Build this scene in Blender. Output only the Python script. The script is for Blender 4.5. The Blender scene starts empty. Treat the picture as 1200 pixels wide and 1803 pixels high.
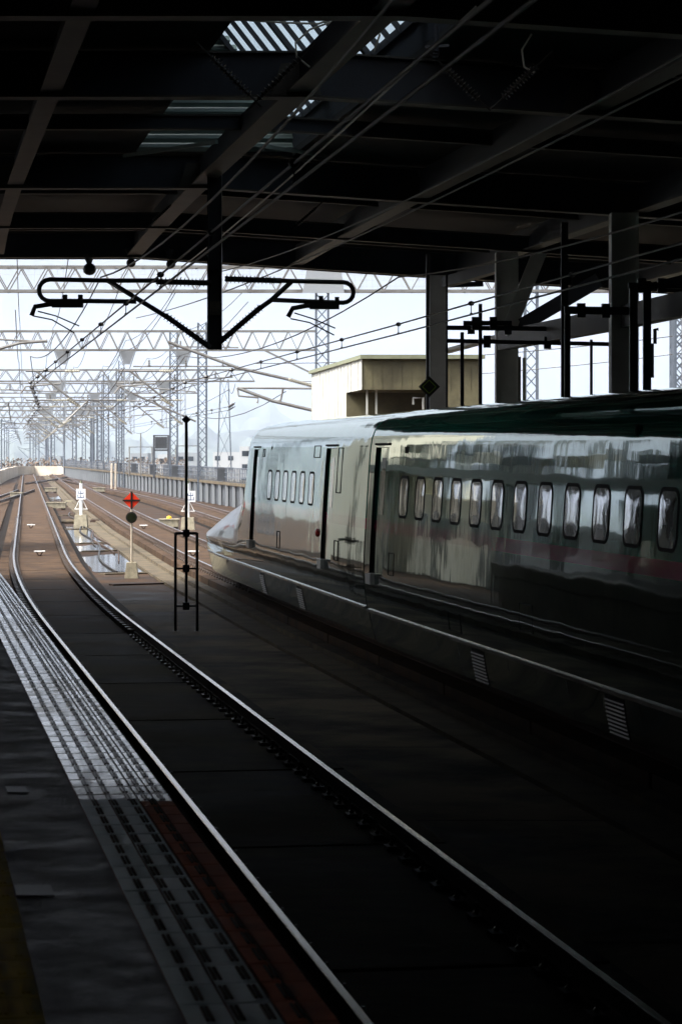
import bpy, math, random
from mathutils import Vector, Matrix
random.seed(7)
R = math.radians
sc = bpy.context.scene
col = sc.collection

# ---------------------------------------------------------------- camera, world, sun, exposure
F = 4700.0; CX = 600.0; HY = 800.0; CAMZ = 2.9
cam_d = bpy.data.cameras.new('camera'); cam = bpy.data.objects.new('camera', cam_d); col.objects.link(cam)
cam.location = (0, 0, CAMZ); cam.rotation_euler = (R(90), 0, 0)
cam_d.sensor_fit = 'VERTICAL'; cam_d.sensor_height = 36.0
cam_d.lens = F / 1803 * 36
cam_d.shift_y = -(901.5 - HY) / 1803
cam_d.clip_start = 0.5; cam_d.clip_end = 30000
cam_d.dof.use_dof = True; cam_d.dof.focus_distance = 42; cam_d.dof.aperture_fstop = 9
sc.camera = cam

SUN_EL, SUN_AZ = 50, 200          # azimuth counter-clockwise from +X
w = bpy.data.worlds.new('World'); sc.world = w; w.use_nodes = True
nt = w.node_tree
sky = nt.nodes.new('ShaderNodeTexSky'); sky.sky_type = 'NISHITA'; sky.sun_disc = False
sky.sun_elevation = R(SUN_EL); sky.sun_rotation = R(90 - SUN_AZ)
sky.dust_density = 8.0; sky.air_density = .8; sky.ozone_density = 1.0
hs = nt.nodes.new('ShaderNodeHueSaturation'); hs.inputs['Saturation'].default_value = .3; nt.links.new(sky.outputs[0], hs.inputs['Color'])
nt.links.new(hs.outputs[0], nt.nodes['Background'].inputs[0])
nt.nodes['Background'].inputs[1].default_value = 0.15
sl = bpy.data.lights.new('sun', 'SUN'); sl.energy = 1.7; sl.angle = R(12); sl.color = (1, .95, .87)
so = bpy.data.objects.new('sun', sl); col.objects.link(so)
sd = Vector((math.cos(R(SUN_AZ)) * math.cos(R(SUN_EL)), math.sin(R(SUN_AZ)) * math.cos(R(SUN_EL)), math.sin(R(SUN_EL))))
so.rotation_euler = sd.to_track_quat('Z', 'Y').to_euler()
sc.view_settings.view_transform = 'Standard'; sc.view_settings.look = 'None'
sc.view_settings.exposure = 1.62; sc.view_settings.gamma = 1.0
sc.cycles.max_bounces = 8; sc.cycles.diffuse_bounces = 4; sc.cycles.glossy_bounces = 4
sc.cycles.volume_bounces = 1; sc.cycles.transparent_max_bounces = 12

# ---------------------------------------------------------------- materials
M = {}
def mat(name, color, rough=0.6, metal=0.0, var=0.25, scale=3.0, bump=0.0, bscale=20.0, coord='Object', stretch=(1, 1, 1),
        col2=None, spec=0.5, coat=0.0, rvar=0.0, emit=None):
    m = bpy.data.materials.new(name); m.use_nodes = True
    n = m.node_tree.nodes; l = m.node_tree.links; b = n['Principled BSDF']
    tc = n.new('ShaderNodeTexCoord'); mp = n.new('ShaderNodeMapping'); mp.inputs['Scale'].default_value = stretch
    l.new(tc.outputs[coord], mp.inputs[0])
    nz = n.new('ShaderNodeTexNoise'); nz.inputs['Scale'].default_value = scale; nz.inputs['Detail'].default_value = 6
    nz.inputs['Roughness'].default_value = 0.65
    l.new(mp.outputs[0], nz.inputs['Vector'])
    rp = n.new('ShaderNodeValToRGB')
    c2 = col2 if col2 else tuple(max(0, c * (1 - var)) for c in color)
    c1 = color if col2 else tuple(min(1, c * (1 + var)) for c in color)
    rp.color_ramp.elements[0].position = 0.38 if col2 else .32; rp.color_ramp.elements[1].position = 0.60 if col2 else .68
    rp.color_ramp.elements[0].color = (*c2, 1); rp.color_ramp.elements[1].color = (*c1, 1)
    l.new(nz.outputs['Fac'], rp.inputs[0]); l.new(rp.outputs[0], b.inputs['Base Color'])
    b.inputs['Roughness'].default_value = rough; b.inputs['Metallic'].default_value = metal
    b.inputs['Specular IOR Level'].default_value = spec
    b.inputs['Coat Weight'].default_value = coat
    if rvar:
        mr = n.new('ShaderNodeMapRange'); mr.inputs[1].default_value = .35; mr.inputs[2].default_value = .65
        mr.inputs[3].default_value = max(.02, rough - rvar); mr.inputs[4].default_value = min(1, rough + rvar)
        l.new(nz.outputs['Fac'], mr.inputs[0]); l.new(mr.outputs[0], b.inputs['Roughness'])
    if bump:
        n2 = n.new('ShaderNodeTexNoise'); n2.inputs['Scale'].default_value = bscale; n2.inputs['Detail'].default_value = 5
        l.new(mp.outputs[0], n2.inputs['Vector'])
        bp = n.new('ShaderNodeBump'); bp.inputs['Strength'].default_value = 1; bp.inputs['Distance'].default_value = bump
        l.new(n2.outputs['Fac'], bp.inputs['Height']); l.new(bp.outputs[0], b.inputs['Normal'])
    if emit:
        b.inputs['Emission Color'].default_value = (*emit[:3], 1); b.inputs['Emission Strength'].default_value = emit[3]
    M[name] = m
    return m
mat('steel_dark', (.02, .023, .03), .55, 0, .3, 2.0, .002, 30)
mat('girder_lit_paint', (.040, .035, .027), .6, 0, .35, 1.2, .002, 25)  # flanges paler than the webs: light put into the colour
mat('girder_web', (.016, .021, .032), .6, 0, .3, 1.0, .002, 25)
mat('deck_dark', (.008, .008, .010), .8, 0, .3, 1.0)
mat('deck_metal', (.030, .031, .033), .6, 0, .3, 4.0, .01, 3.0, stretch=(1, 6, 1))
mat('black_paint', (.012, .012, .014), .4, 0, .3, 4.0)
mat('galv', (.11, .13, .16), .5, .3, .25, 1.5)
mat('galv_rust', (.20, .20, .19), .55, .2, .3, .8, col2=(.12, .11, .10))
mat('netting', (.5, .53, .56), .6, 0, .1)
mat('wire', (.02, .018, .016), .45, .4, .2)
mat('porcelain', (.45, .43, .36), .25, 0, .2, 6)
mat('porcelain_dark', (.02, .018, .016), .5, 0, .2, 6, spec=.2)
mat('rail_head', (.50, .47, .45), .2, 1.0, .08, 5, .0004, 40, stretch=(1, .1, 1))
mat('rail_side', (.045, .024, .015), .85, 0, .35, 4, .002, 40)
mat('clip', (.12, .09, .07), .4, .2, .3, 12)
mat('slab', (.082, .052, .032), .85, 0, .3, 1.3, .004, 9, col2=(.034, .020, .012), rvar=.1, spec=.12)
mat('slab_lifted', (.21, .175, .125), .8, 0, .3, .42, .004, 12, col2=(.012, .010, .008), rvar=.1, spec=.08, stretch=(.6, 1, 1))
mat('bed', (.060, .034, .019), .75, 0, .3, .55, .006, 5, col2=(.014, .009, .006), rvar=.15, spec=.15)
mat('block', (.30, .27, .20), .85, 0, .3, 5, .004, 12, spec=.1)
mat('concrete', (.13, .105, .070), .85, 0, .3, 1.4, .004, 12, spec=.1, col2=(.07, .06, .047))
mat('concrete_pale', (.55, .49, .40), .8, 0, .2, .35, col2=(.40, .34, .27))
mat('wall_steel', (.06, .068, .078), .6, .1, .3, .5, col2=(.03, .033, .037))
mat('rail_panel', (.52, .52, .50), .6, 0, .25, .6, col2=(.30, .28, .26))
mat('dark_panel', (.06, .065, .075), .5, 0, .2)
mat('water', (.03, .026, .022), .03, 0, .3, 2, .0015, 6)
mat('asphalt', (.045, .045, .047), .55, 0, .35, 3.0, .006, 55, rvar=.15)
mat('tile_white', (.64, .59, .61), .22, 0, .25, 3.5, .0006, 30, rvar=.1, coat=.4)
mat('tile_grey', (.52, .64, .68), .5, 0, .22, 3.0, .0015, 40, rvar=.1)
mat('tile_red', (.46, .13, .065), .7, 0, .25, 3.0, .0015, 40, spec=.15)
mat('tile_joint', (.13, .07, .065), .7, 0, .3, 8)
mat('tile_yellow', (.42, .30, .01), .7, 0, .25, 3.0, .0015, 40, spec=.15)
mat('plate', (.04, .04, .042), .4, .5, .3, 5)
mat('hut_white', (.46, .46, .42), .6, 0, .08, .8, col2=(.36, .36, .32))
mat('hut_wall_shaded', (.12, .108, .062), .7, 0, .2, .8, col2=(.075, .066, .04), spec=.2)  # hut front, darker than its side: shade put into the colour
mat('column_paint', (.80, .79, .73), .55, 0, .15, .8, col2=(.62, .60, .55))
mat('hut_trim', (.15, .16, .10), .6, 0, .2)
mat('cream', (.93, .88, .72), .8, 0, .04, .3)
mat('cream_dark', (.13, .14, .13), .7, 0, .3, .4)
mat('window_dark', (.02, .025, .03), .08, 0, .2)
mat('louvre', (.20, .25, .23), .6, 0, .12, 1.5)
mat('sign_red', (.75, .045, .015), .4, 0, .05)
mat('sign_black', (.01, .01, .01), .5, 0, .1)
mat('sign_white', (.85, .86, .85), .45, 0, .05)
mat('sign_blue', (.01, .055, .16), .5, 0, .05)
mat('sign_green', (.22, .33, .03), .5, 0, .05)
mat('lamp_glass', (.018, .022, .012), .1, 0, .3, 6)
mat('yellow', (.85, .48, .01), .4, 0, .1)
mat('ground_far', (.10, .095, .07), .9, 0, .5, .004, col2=(.05, .06, .04))
mat('hill', (.06, .075, .06), .95, 0, .4, .004)
mat('far_white', (.42, .43, .44), .8, 0, .1, .05)
mat('far_grey', (.26, .28, .30), .8, 0, .1, .05)
mat('brush', (.17, .12, .085), .95, 0, .5, .6, col2=(.10, .08, .06))
mat('bellows', (.012, .012, .013), .7, 0, .2)
mat('seal_black', (.006, .006, .007), .7, 0, .1, spec=.1)
mat('step_white', (.8, .8, .76), .4, 0, .1, 8)
mat('body_trim', (.36, .34, .33), .22, .6, .1)
mat('vent_metal', (.06, .06, .055), .5, .2, .2)
mat('red_lens', (.5, .02, .015), .2, 0, .1)

def thin_glass(name, tint, glossy=.12):
    m = bpy.data.materials.new(name); m.use_nodes = True
    n = m.node_tree.nodes; l = m.node_tree.links; n.clear()
    o = n.new('ShaderNodeOutputMaterial'); mx = n.new('ShaderNodeMixShader'); t = n.new('ShaderNodeBsdfTransparent')
    g = n.new('ShaderNodeBsdfGlossy'); g.inputs['Roughness'].default_value = .05
    nz = n.new('ShaderNodeTexNoise'); nz.inputs['Scale'].default_value = 2.0
    rp = n.new('ShaderNodeValToRGB'); rp.color_ramp.elements[0].color = (*[c * .75 for c in tint], 1); rp.color_ramp.elements[1].color = (*tint, 1)
    l.new(nz.outputs['Fac'], rp.inputs[0]); l.new(rp.outputs[0], t.inputs[0])
    mx.inputs[0].default_value = glossy
    l.new(t.outputs[0], mx.inputs[1]); l.new(g.outputs[0], mx.inputs[2]); l.new(mx.outputs[0], o.inputs[0]); M[name] = m
thin_glass('skylight_glass', (.62, .72, .75))

def paint_material():
    m = bpy.data.materials.new('car_paint'); m.use_nodes = True
    n = m.node_tree.nodes; l = m.node_tree.links; b = n['Principled BSDF']
    tc = n.new('ShaderNodeTexCoord'); sp = n.new('ShaderNodeSeparateXYZ'); l.new(tc.outputs['Object'], sp.inputs[0])
    rp = n.new('ShaderNodeValToRGB'); rp.color_ramp.interpolation = 'CONSTANT'
    mr = n.new('ShaderNodeMapRange'); mr.inputs[1].default_value = 0; mr.inputs[2].default_value = 4
    l.new(sp.outputs['Z'], mr.inputs[0]); l.new(mr.outputs[0], rp.inputs[0])
    e = rp.color_ramp.elements
    e[0].position = 0; e[0].color = (.016, .016, .014, 1)          # skirt
    e[1].position = .66 / 4; e[1].color = (.065, .072, .062, 1)  # white lower body, darkened so the colour carries the shade
    x = e.new(1.80 / 4); x.color = (.60, .02, .11, 1)
    x = e.new(1.96 / 4); x.color = (.003, .20, .145, 1)
    l.new(rp.outputs[0], b.inputs['Base Color'])
    b.inputs['Roughness'].default_value = .05; b.inputs['Specular IOR Level'].default_value = .8
    b.inputs['Coat Weight'].default_value = .4; b.inputs['Coat Roughness'].default_value = .02
    b.inputs['Specular Tint'].default_value = (.70, 1.0, .88, 1); b.inputs['Coat Tint'].default_value = (.85, 1.0, .93, 1)
    def layer(scl, noise, det, dist, prev=None):
        mp = n.new('ShaderNodeMapping'); mp.inputs['Scale'].default_value = scl; l.new(tc.outputs['Object'], mp.inputs[0])
        nz = n.new('ShaderNodeTexNoise'); nz.inputs['Scale'].default_value = noise; nz.inputs['Detail'].default_value = det
        l.new(mp.outputs[0], nz.inputs['Vector'])
        bp = n.new('ShaderNodeBump'); bp.inputs['Strength'].default_value = 1; bp.inputs['Distance'].default_value = dist
        l.new(nz.outputs['Fac'], bp.inputs['Height'])
        if prev: l.new(prev.outputs[0], bp.inputs['Normal'])
        return bp
    a = layer((.6, .9, 1.5), 1.0, 1, .0042)
    c = layer((.5, 4.5, 1.4), 1.0, 2, .0006, a)
    l.new(c.outputs[0], b.inputs['Normal']); l.new(c.outputs[0], b.inputs['Coat Normal'])
    M['paint'] = m
paint_material()
mat('nose_sky_glare', (.80, .83, .86), .36, 0, .06, 3, .0015, 3, spec=.8, coat=.5)  # near-white hood on the green nose: sky glare put into the colour
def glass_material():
    m = mat('car_glass', (.30, .42, .36), .02, 0, .6, 3.2, .006, 2.6, spec=1.0, coat=1.0, col2=(.008, .012, .011), stretch=(1, 1.3, .8))  # blotches painted in for curtains and the bright view through the panes
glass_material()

# ---------------------------------------------------------------- helpers
def wloc(o):
    v = Vector((0, 0, 0))
    while o is not None:
        v += o.location; o = o.parent
    return v
def tag(o, label=None, cat=None, group=None, kind=None):
    if label: o['label'] = label
    if cat: o['category'] = cat
    if group: o['group'] = group
    if kind: o['kind'] = kind
    return o
def empty(name, loc, label, cat, group=None, rz=0, kind=None):
    o = bpy.data.objects.new(name, None); col.objects.link(o); o.location = loc; o.rotation_euler.z = rz
    o.empty_display_size = .3
    return tag(o, label, cat, group, kind)
class MB:
    def __init__(s): s.v = []; s.f = []; s.m = []
    def add(s, vs, fs, mi=0):
        b = len(s.v); s.v += [Vector(p) for p in vs]; s.f += [tuple(b + i for i in f) for f in fs]; s.m += [mi] * len(fs); return s
    def box(s, a, b, mi=0):
        x0, y0, z0 = a; x1, y1, z1 = b
        return s.add([(x0, y0, z0), (x1, y0, z0), (x1, y1, z0), (x0, y1, z0), (x0, y0, z1), (x1, y0, z1), (x1, y1, z1), (x0, y1, z1)],
                     [(0, 3, 2, 1), (4, 5, 6, 7), (0, 1, 5, 4), (1, 2, 6, 5), (2, 3, 7, 6), (3, 0, 4, 7)], mi)
    def bar(s, p, q, wd, ht=None, up=(0, 0, 1), mi=0):
        p = Vector(p); q = Vector(q); ht = wd if ht is None else ht
        d = (q - p)
        if d.length < 1e-6: return s
        d.normalize(); u = Vector(up)
        if abs(d.dot(u)) > .98: u = Vector((1, 0, 0))
        r = d.cross(u).normalized(); u = r.cross(d).normalized()
        c = [(-1, -1), (1, -1), (1, 1), (-1, 1)]
        vs = [p + r * (a * wd / 2) + u * (b * ht / 2) for a, b in c] + [q + r * (a * wd / 2) + u * (b * ht / 2) for a, b in c]
        return s.add(vs, [(0, 1, 2, 3), (7, 6, 5, 4), (0, 4, 5, 1), (1, 5, 6, 2), (2, 6, 7, 3), (3, 7, 4, 0)], mi)
    def tube(s, pts, r, n=8, mi=0, caps=True):
        pts = [Vector(p) for p in pts]; rs = r if isinstance(r, (list, tuple)) else [r] * len(pts)
        rings = []; vs = []
        pu = None
        for i, p in enumerate(pts):
            d = (pts[min(i + 1, len(pts) - 1)] - pts[max(i - 1, 0)])
            d = d.normalized() if d.length > 1e-9 else Vector((0, 0, 1))
            if pu is None:
                pu = Vector((0, 0, 1)) if abs(d.z) < .9 else Vector((1, 0, 0))
            a = d.cross(pu)
            if a.length < 1e-4: a = d.cross(Vector((0, 1, .3)))
            a.normalize(); pu = a.cross(d).normalized()
            for k in range(n):
                t = 2 * math.pi * k / n
                vs.append(p + a * (rs[i] * math.cos(t)) + pu * (rs[i] * math.sin(t)))
        fs = []
        for i in range(len(pts) - 1):
            for k in range(n):
                fs.append((i * n + k, i * n + (k + 1) % n, (i + 1) * n + (k + 1) % n, (i + 1) * n + k))
        if caps:
            fs.append(tuple(range(n))[::-1]); fs.append(tuple((len(pts) - 1) * n + k for k in range(n)))
        return s.add(vs, fs, mi)
    def ball(s, c, r, n=8, sq=(1, 1, 1), mi=0):
        c = Vector(c); vs = []; fs = []
        m = n // 2
        for j in range(1, m):
            ph = math.pi * j / m
            for k in range(n):
                t = 2 * math.pi * k / n
                vs.append(c + Vector((r * sq[0] * math.sin(ph) * math.cos(t), r * sq[1] * math.sin(ph) * math.sin(t), r * sq[2] * math.cos(ph))))
        vs.append(c + Vector((0, 0, r * sq[2]))); vs.append(c - Vector((0, 0, r * sq[2])))
        T = len(vs) - 2; B = len(vs) - 1
        for j in range(m - 2):
            for k in range(n): fs.append((j * n + k, (j + 1) * n + k, (j + 1) * n + (k + 1) % n, j * n + (k + 1) % n))
        for k in range(n):
            fs.append((T, k, (k + 1) % n)); fs.append((B, (m - 2) * n + (k + 1) % n, (m - 2) * n + k))
        return s.add(vs, fs, mi)
    def insulator(s, p, q, r0, r1, nd, n=10, mi=0):
        p = Vector(p); q = Vector(q); pts = []; rs = []
        for i in range(nd):
            t0 = i / nd; t1 = (i + .35) / nd; t2 = (i + .5) / nd; t3 = (i + .65) / nd
            for t, r in ((t0, r0), (t1, r0), (t2, r1), (t3, r0)):
                pts.append(p.lerp(q, t)); rs.append(r)
        pts.append(q); rs.append(r0)
        return s.tube(pts, rs, n, mi)
    def prism(s, poly, axis_vec, mi=0):
        a = Vector(axis_vec); n = len(poly); vs = [Vector(p) for p in poly] + [Vector(p) + a for p in poly]
        fs = [tuple(range(n))[::-1], tuple(n + i for i in range(n))] + [(i, (i + 1) % n, n + (i + 1) % n, n + i) for i in range(n)]
        return s.add(vs, fs, mi)
    def build(s, name, mats, parent=None, smooth=False, local=False, label=None, cat=None, group=None, kind=None, at=None):
        me = bpy.data.meshes.new(name)
        if parent is None:
            if at is None:
                xs = [v.x for v in s.v]; ys = [v.y for v in s.v]; zs = [v.z for v in s.v]
                at = Vector(((min(xs) + max(xs)) / 2, (min(ys) + max(ys)) / 2, min(zs)))
            off = Vector(at)
        else:
            off = Vector((0, 0, 0)) if local else wloc(parent)
        me.from_pydata([v - off for v in s.v], [], s.f)
        if not isinstance(mats, (list, tuple)): mats = [mats]
        for k in mats: me.materials.append(M[k])
        for p, i in zip(me.polygons, s.m): p.material_index = i; p.use_smooth = smooth
        me.update()
        o = bpy.data.objects.new(name, me); col.objects.link(o)
        if parent is None: o.location = off
        else: o.parent = parent
        return tag(o, label, cat, group, kind)
def copy_tree(o, parent=None):
    c = o.copy(); col.objects.link(c); c.parent = parent
    for ch in list(o.children): copy_tree(ch, c)
    return c
def P(x, y, Y):                       # photo pixel -> point at distance Y
    return Vector(((x - CX) * Y / F, Y, CAMZ - (y - HY) * Y / F))
def G(x, y, z=-.4):                   # photo pixel -> point at height z
    return P(x, y, F * (CAMZ - z) / (y - HY))

# ---------------------------------------------------------------- track alignment
_lr = {}
def leftrail(Y):
    if Y <= 45: return -3.935 - .161 * (Y - 38.94)
    x45 = -3.935 - .161 * 6.06
    if Y <= 80:
        m = .161 - .043 * (Y - 45) / 35
        return x45 - (.161 + m) / 2 * (Y - 45)
    x80 = x45 - (.161 + .118) / 2 * 35
    return x80 - .118 * (Y - 80)
def c1(Y): return leftrail(Y) + .76
def slope(Y): return (c1(Y + .5) - c1(Y - .5))
def d2(Y):
    if Y < 60: return 5.23
    if Y < 110: return 5.23 - (5.23 - 4.6) * (Y - 60) / 50
    return 4.6 - .25 * min(1, (Y - 110) / 60)
def c2(Y): return c1(Y) + d2(Y)
def d3(Y):
    if Y < 150: return 9.1
    t = min(1, (Y - 150) / 200); t = t * t * (3 - 2 * t)
    return 9.1 * (1 - t) + 4.35 * t
def c3(Y): return c1(Y) + d3(Y)
def wallx(Y): return -5.8 - .1488 * (Y - 160.8)
def side(fn, Y, off):                 # point at a lateral offset, perpendicular to the track
    m = (fn(Y + .5) - fn(Y - .5)); L = math.hypot(1, m)
    return Vector((fn(Y) + off / L, Y - off * m / L, 0))
def steps(a, b):
    out = [a]; y = a
    while y < b:
        y += 1.5 if y < 60 else (3 if y < 130 else 8)
        out.append(min(y, b))
    return out
def sweep(mb, fn, Y0, Y1, prof, mi=0, closed=True, ys=None):
    ys = ys or steps(Y0, Y1); n = len(prof); vs = []
    for Y in ys:
        for (o, z) in prof:
            p = side(fn, Y, o); p.z = z; vs.append(p)
    fs = []
    for i in range(len(ys) - 1):
        for k in range(n if closed else n - 1):
            fs.append((i * n + k, i * n + (k + 1) % n, (i + 1) * n + (k + 1) % n, (i + 1) * n + k))
    if closed:
        fs.append(tuple(range(n))); fs.append(tuple((len(ys) - 1) * n + k for k in range(n))[::-1])
    return mb.add(vs, fs, mi)

# ---------------------------------------------------------------- ground and viaduct
g = MB(); g.add([(-9000, -600, -10), (9000, -600, -10), (9000, 12000, -10), (-9000, 12000, -10)], [(0, 1, 2, 3)])
g.build('ground', 'ground_far', kind='structure')
v = MB(); ys = [-45 + 12 * i for i in range(46)]
vs = []
for Y in ys:
    vs += [(c1(Y) - 34 - .0 * Y, Y, -.4), (max(wallx(Y) + 3.2, c1(Y) + 9) if Y > 75 else 26, Y, -.4)]
v.add([Vector(p) for p in vs], [(2 * i, 2 * i + 1, 2 * i + 3, 2 * i + 2) for i in range(len(ys) - 1)])
v.build('viaduct_deck', 'bed', kind='structure')
# paler drain slabs and puddles between the tracks
mat('apron', (.26, .21, .15), .8, 0, .3, .38, .004, 12, col2=(.012, .010, .008), rvar=.1, spec=.08)
def puddle(pts, z=-.385):
    out = []
    n = len(pts)
    for i in range(n):
        a = Vector(pts[i]); b = Vector(pts[(i + 1) % n])
        for t in (0, .2, .4, .6, .8):
            p = a.lerp(b, t); j = .35 * (b - a).length * .12
            out.append(G(p.x + random.uniform(-2.5, 2.5), p.y + random.uniform(-1.0, 1.0), z))
    m = MB(); m.add(out, [tuple(range(len(out)))]); m.build('puddle_water', 'water', kind='structure')
puddle([(112, 937), (120, 928), (175, 924), (196, 944), (212, 952), (150, 957), (122, 956)])
puddle([(126, 961), (214, 958), (224, 968), (150, 972), (132, 970)])
puddle([(142, 981), (228, 974), (262, 1006), (168, 1008), (152, 992)])
puddle([(84, 875), (112, 874), (118, 880), (86, 881)])
puddle([(270, 914), (300, 914), (306, 922), (276, 922)])

# ---------------------------------------------------------------- railway tracks
RAILP = [(-.072, -.17), (.072, -.17), (.072, -.155), (.012, -.13), (.012, -.045), (.034, -.036), (.034, 0 - .006), (-.034, -.006), (-.034, -.036), (-.012, -.045), (-.012, -.13), (-.072, -.155)]
clip_me = None
def make_clip_mesh():
    b = MB()
    b.box((-.15, -.09, -.19), (.15, .09, -.155))
    for sx in (-1, 1):
        b.tube([(sx * .04, 0, -.14), (sx * .085, 0, -.105), (sx * .12, 0, -.15)], .014, 6)
        b.tube([(sx * .10, 0, -.16), (sx * .10, 0, -.075)], .014, 6)
    o = b.build('rail_clip', 'clip', at=(0, 0, 0)); me = o.data; bpy.data.objects.remove(o); return me
clip_me = make_clip_mesh()
def track(fn, Y0, Y1, label, y_clip0, raised, clips=True, ncl=50):
    t = empty('railway_track', (fn(Y0), Y0, -.4), label, 'railway track', 'railway tracks running out of the station')
    b = MB()
    # slab: separate panels with joints; panels under the roof coloured paler to lift the shade
    Y = Y0
    while Y < Y1:
        ys = [Y + .10, min(Y + 5.0, Y1) - .0]
        if Y > 180: ys = [Y + .04] + [y for y in range(int(Y) + 8, int(Y1), 12)] + [Y1]
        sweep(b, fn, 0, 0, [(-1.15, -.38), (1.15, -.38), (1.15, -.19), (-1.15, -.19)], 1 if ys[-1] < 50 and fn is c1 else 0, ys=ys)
        Y = ys[-1] + .001
    b.build('track_slab', ['slab', 'slab_lifted'], t)
    if raised:
        b = MB()
        sweep(b, fn, Y0, Y1, [(-1.6, -.396), (-1.6, -.25), (-1.35, -.25), (-1.35, -.396)])
        sweep(b, fn, Y0, Y1, [(-2.1, -.396), (-2.1, -.33), (-1.62, -.33), (-1.62, -.396)])
        b.build('cable_trough', 'concrete', t)
    for off in (-.75, .75):
        b = MB(); sweep(b, fn, Y0, Y1, [(o + off, z) for o, z in RAILP])
        r = b.build('rail', 'rail_side', t)
        b = MB(); sweep(b, fn, Y0, Y1, [(off - .026, -.0055), (off + .026, -.0055), (off + .019, 0), (off - .019, 0)])
        b.build('rail_head', 'rail_head', r)
        far = MB(); rest = []
        Y = y_clip0; k = 0
        while Y < min(Y1, 130):
            p = side(fn, Y, off)
            if k < ncl:
                o = bpy.data.objects.new('rail_clip', clip_me); col.objects.link(o); o.parent = t
                o.location = Vector((p.x, p.y, 0)) - wloc(t); o.rotation_euler.z = math.atan(-slope(Y))
            else:
                far.box((p.x - .13, p.y - .08, -.19), (p.x + .13, p.y + .08, -.10))
            k += 1; Y += .625
        if far.v: far.build('rail_clip', 'clip', t, kind='stuff')
    return t
t1 = track(c1, 6, 520, 'rusty slab track with bright rails curving past the platform edge', 14.5, False)
t2 = track(c2, 6, 430, 'slab track carrying the green train, running on beyond its nose', 60, True)
t3 = track(c3, 60, 330, 'furthest track beside the ribbed steel wall, half hidden by the train nose', 95, False, ncl=30)
# turnout rails crossing from the left
def turnout(pts, label):
    b = MB(); h = MB()
    for i in range(len(pts) - 1):
        p = pts[i]; q = pts[i + 1]
        b.bar(p + Vector((0, 0, -.10)), q + Vector((0, 0, -.10)), .07, .16); h.bar(p + Vector((0, 0, -.012)), q + Vector((0, 0, -.012)), .064, .012)
    o = b.build('turnout_rail', 'rail_side', label=label, cat='rail', group='turnout rails'); h.build('rail_head', 'rail_head', o)
turnout([G(-60, 878, 0), G(0, 873, 0), G(33, 861, 0)], 'upper crossover rail meeting the left rail from the left edge')
turnout([G(-60, 893, 0), G(0, 881, 0), G(35, 870, 0), G(61, 861, 0)], 'lower crossover rail reaching the right rail of the near track')
turnout([G(100, 843, 0), G(70, 846, 0), G(45, 850, 0)], 'short crossover rail between near and middle tracks')
turnout([G(62, 849, 0), G(90, 844, 0), G(120, 838.5, 0)], 'long thin crossover rail leading right in the distance')

mat('gutter_shade', (.012, .009, .007), .8, 0, .3, 2.0, spec=.1)  # dark strips beside the slabs: edge shadow put into the gutter colour
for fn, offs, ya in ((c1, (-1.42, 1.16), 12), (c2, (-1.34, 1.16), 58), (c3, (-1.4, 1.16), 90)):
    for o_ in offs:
        b = MB(); sweep(b, fn, ya, 300, [(o_, -.3935), (o_ + .24, -.3935), (o_ + .24, -.383), (o_, -.383)]); b.build('slab_edge_shade', 'gutter_shade', kind='structure')
b = MB(); Y = 12
while Y < 60:
    vs = []
    for yy in (Y, Y + 3, Y + 5.93): vs += [Vector((side(c1, yy, 1.41).x, yy, -.386)), Vector((side(c2, yy, -2.14).x, yy, -.386))]
    b.add(vs, [(0, 1, 3, 2), (2, 3, 5, 4)]); Y += 6
b.build('concrete_apron', 'apron', kind='structure')
# concrete cross kerbs and cable ducts in the gap between near and middle tracks
for (xa, ya, xb, yb, wd) in ((118, 932, 182, 930, .5), (135, 957, 215, 955, .3), (150, 971, 232, 968, .35), (180, 1011, 262, 1009, .4), (196, 1030, 300, 1027, .25), (106, 908, 160, 907, .5), (98, 892, 140, 891, .6), (92, 880, 125, 879, .6)):
    a = G(xa, ya, -.385); c = G(xb, yb, -.385); b = MB(); b.bar(a, c, wd, .05); b.build('cross_kerb', 'concrete' if wd > .25 else 'rail_side', kind='structure')
b = MB(); sweep(b, c1, 52, 300, [(-2.9, -.396), (-1.5, -.396), (-1.5, -.30), (-2.9, -.30)]); b.build('side_path', 'slab', kind='structure')
rk = random.Random(17)
for k in range(4):
    b = MB(); u0 = rk.uniform(1.5, 2.6); pts = []
    for Y in range(74 + 7 * k, 150, 3): pts.append(Vector((c1(Y) + u0 + .18 * math.sin(Y * .21 + k), Y, -.36)))
    b.tube(pts, rk.uniform(.02, .035), 5); b.build('signal_cable', ['wire', 'rail_side', 'rail_side'][k % 3], label='thin signal cable snaking through the gap between near and middle tracks', cat='cable', group='signal cables between the tracks')
for k, (x, y, lb) in enumerate(((168, 922, 'low junction box at the far rim of the puddle'), (122, 886, 'small junction box before the nearer kanji sign'), (186, 897, 'junction box on the trough beside the middle track'), (150, 858, 'tiny junction box among the far kerbs'))):
    p = G(x, y); w_ = rk.uniform(.22, .42); b = MB(); b.box((p.x - w_, p.y - .25, -.40), (p.x + w_, p.y + .25, -.24)); b.box((p.x - w_ * .8, p.y - .2, -.24), (p.x + w_ * .8, p.y + .2, -.20)); b.tube([p + Vector((w_, 0, .08)), p + Vector((w_ + .5, .3, .04))], .03, 6)
    b.build('junction_box', ['rail_side', 'block', 'wall_steel'][k % 3], label=lb, cat='junction box', group='junction boxes between the tracks')
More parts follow.
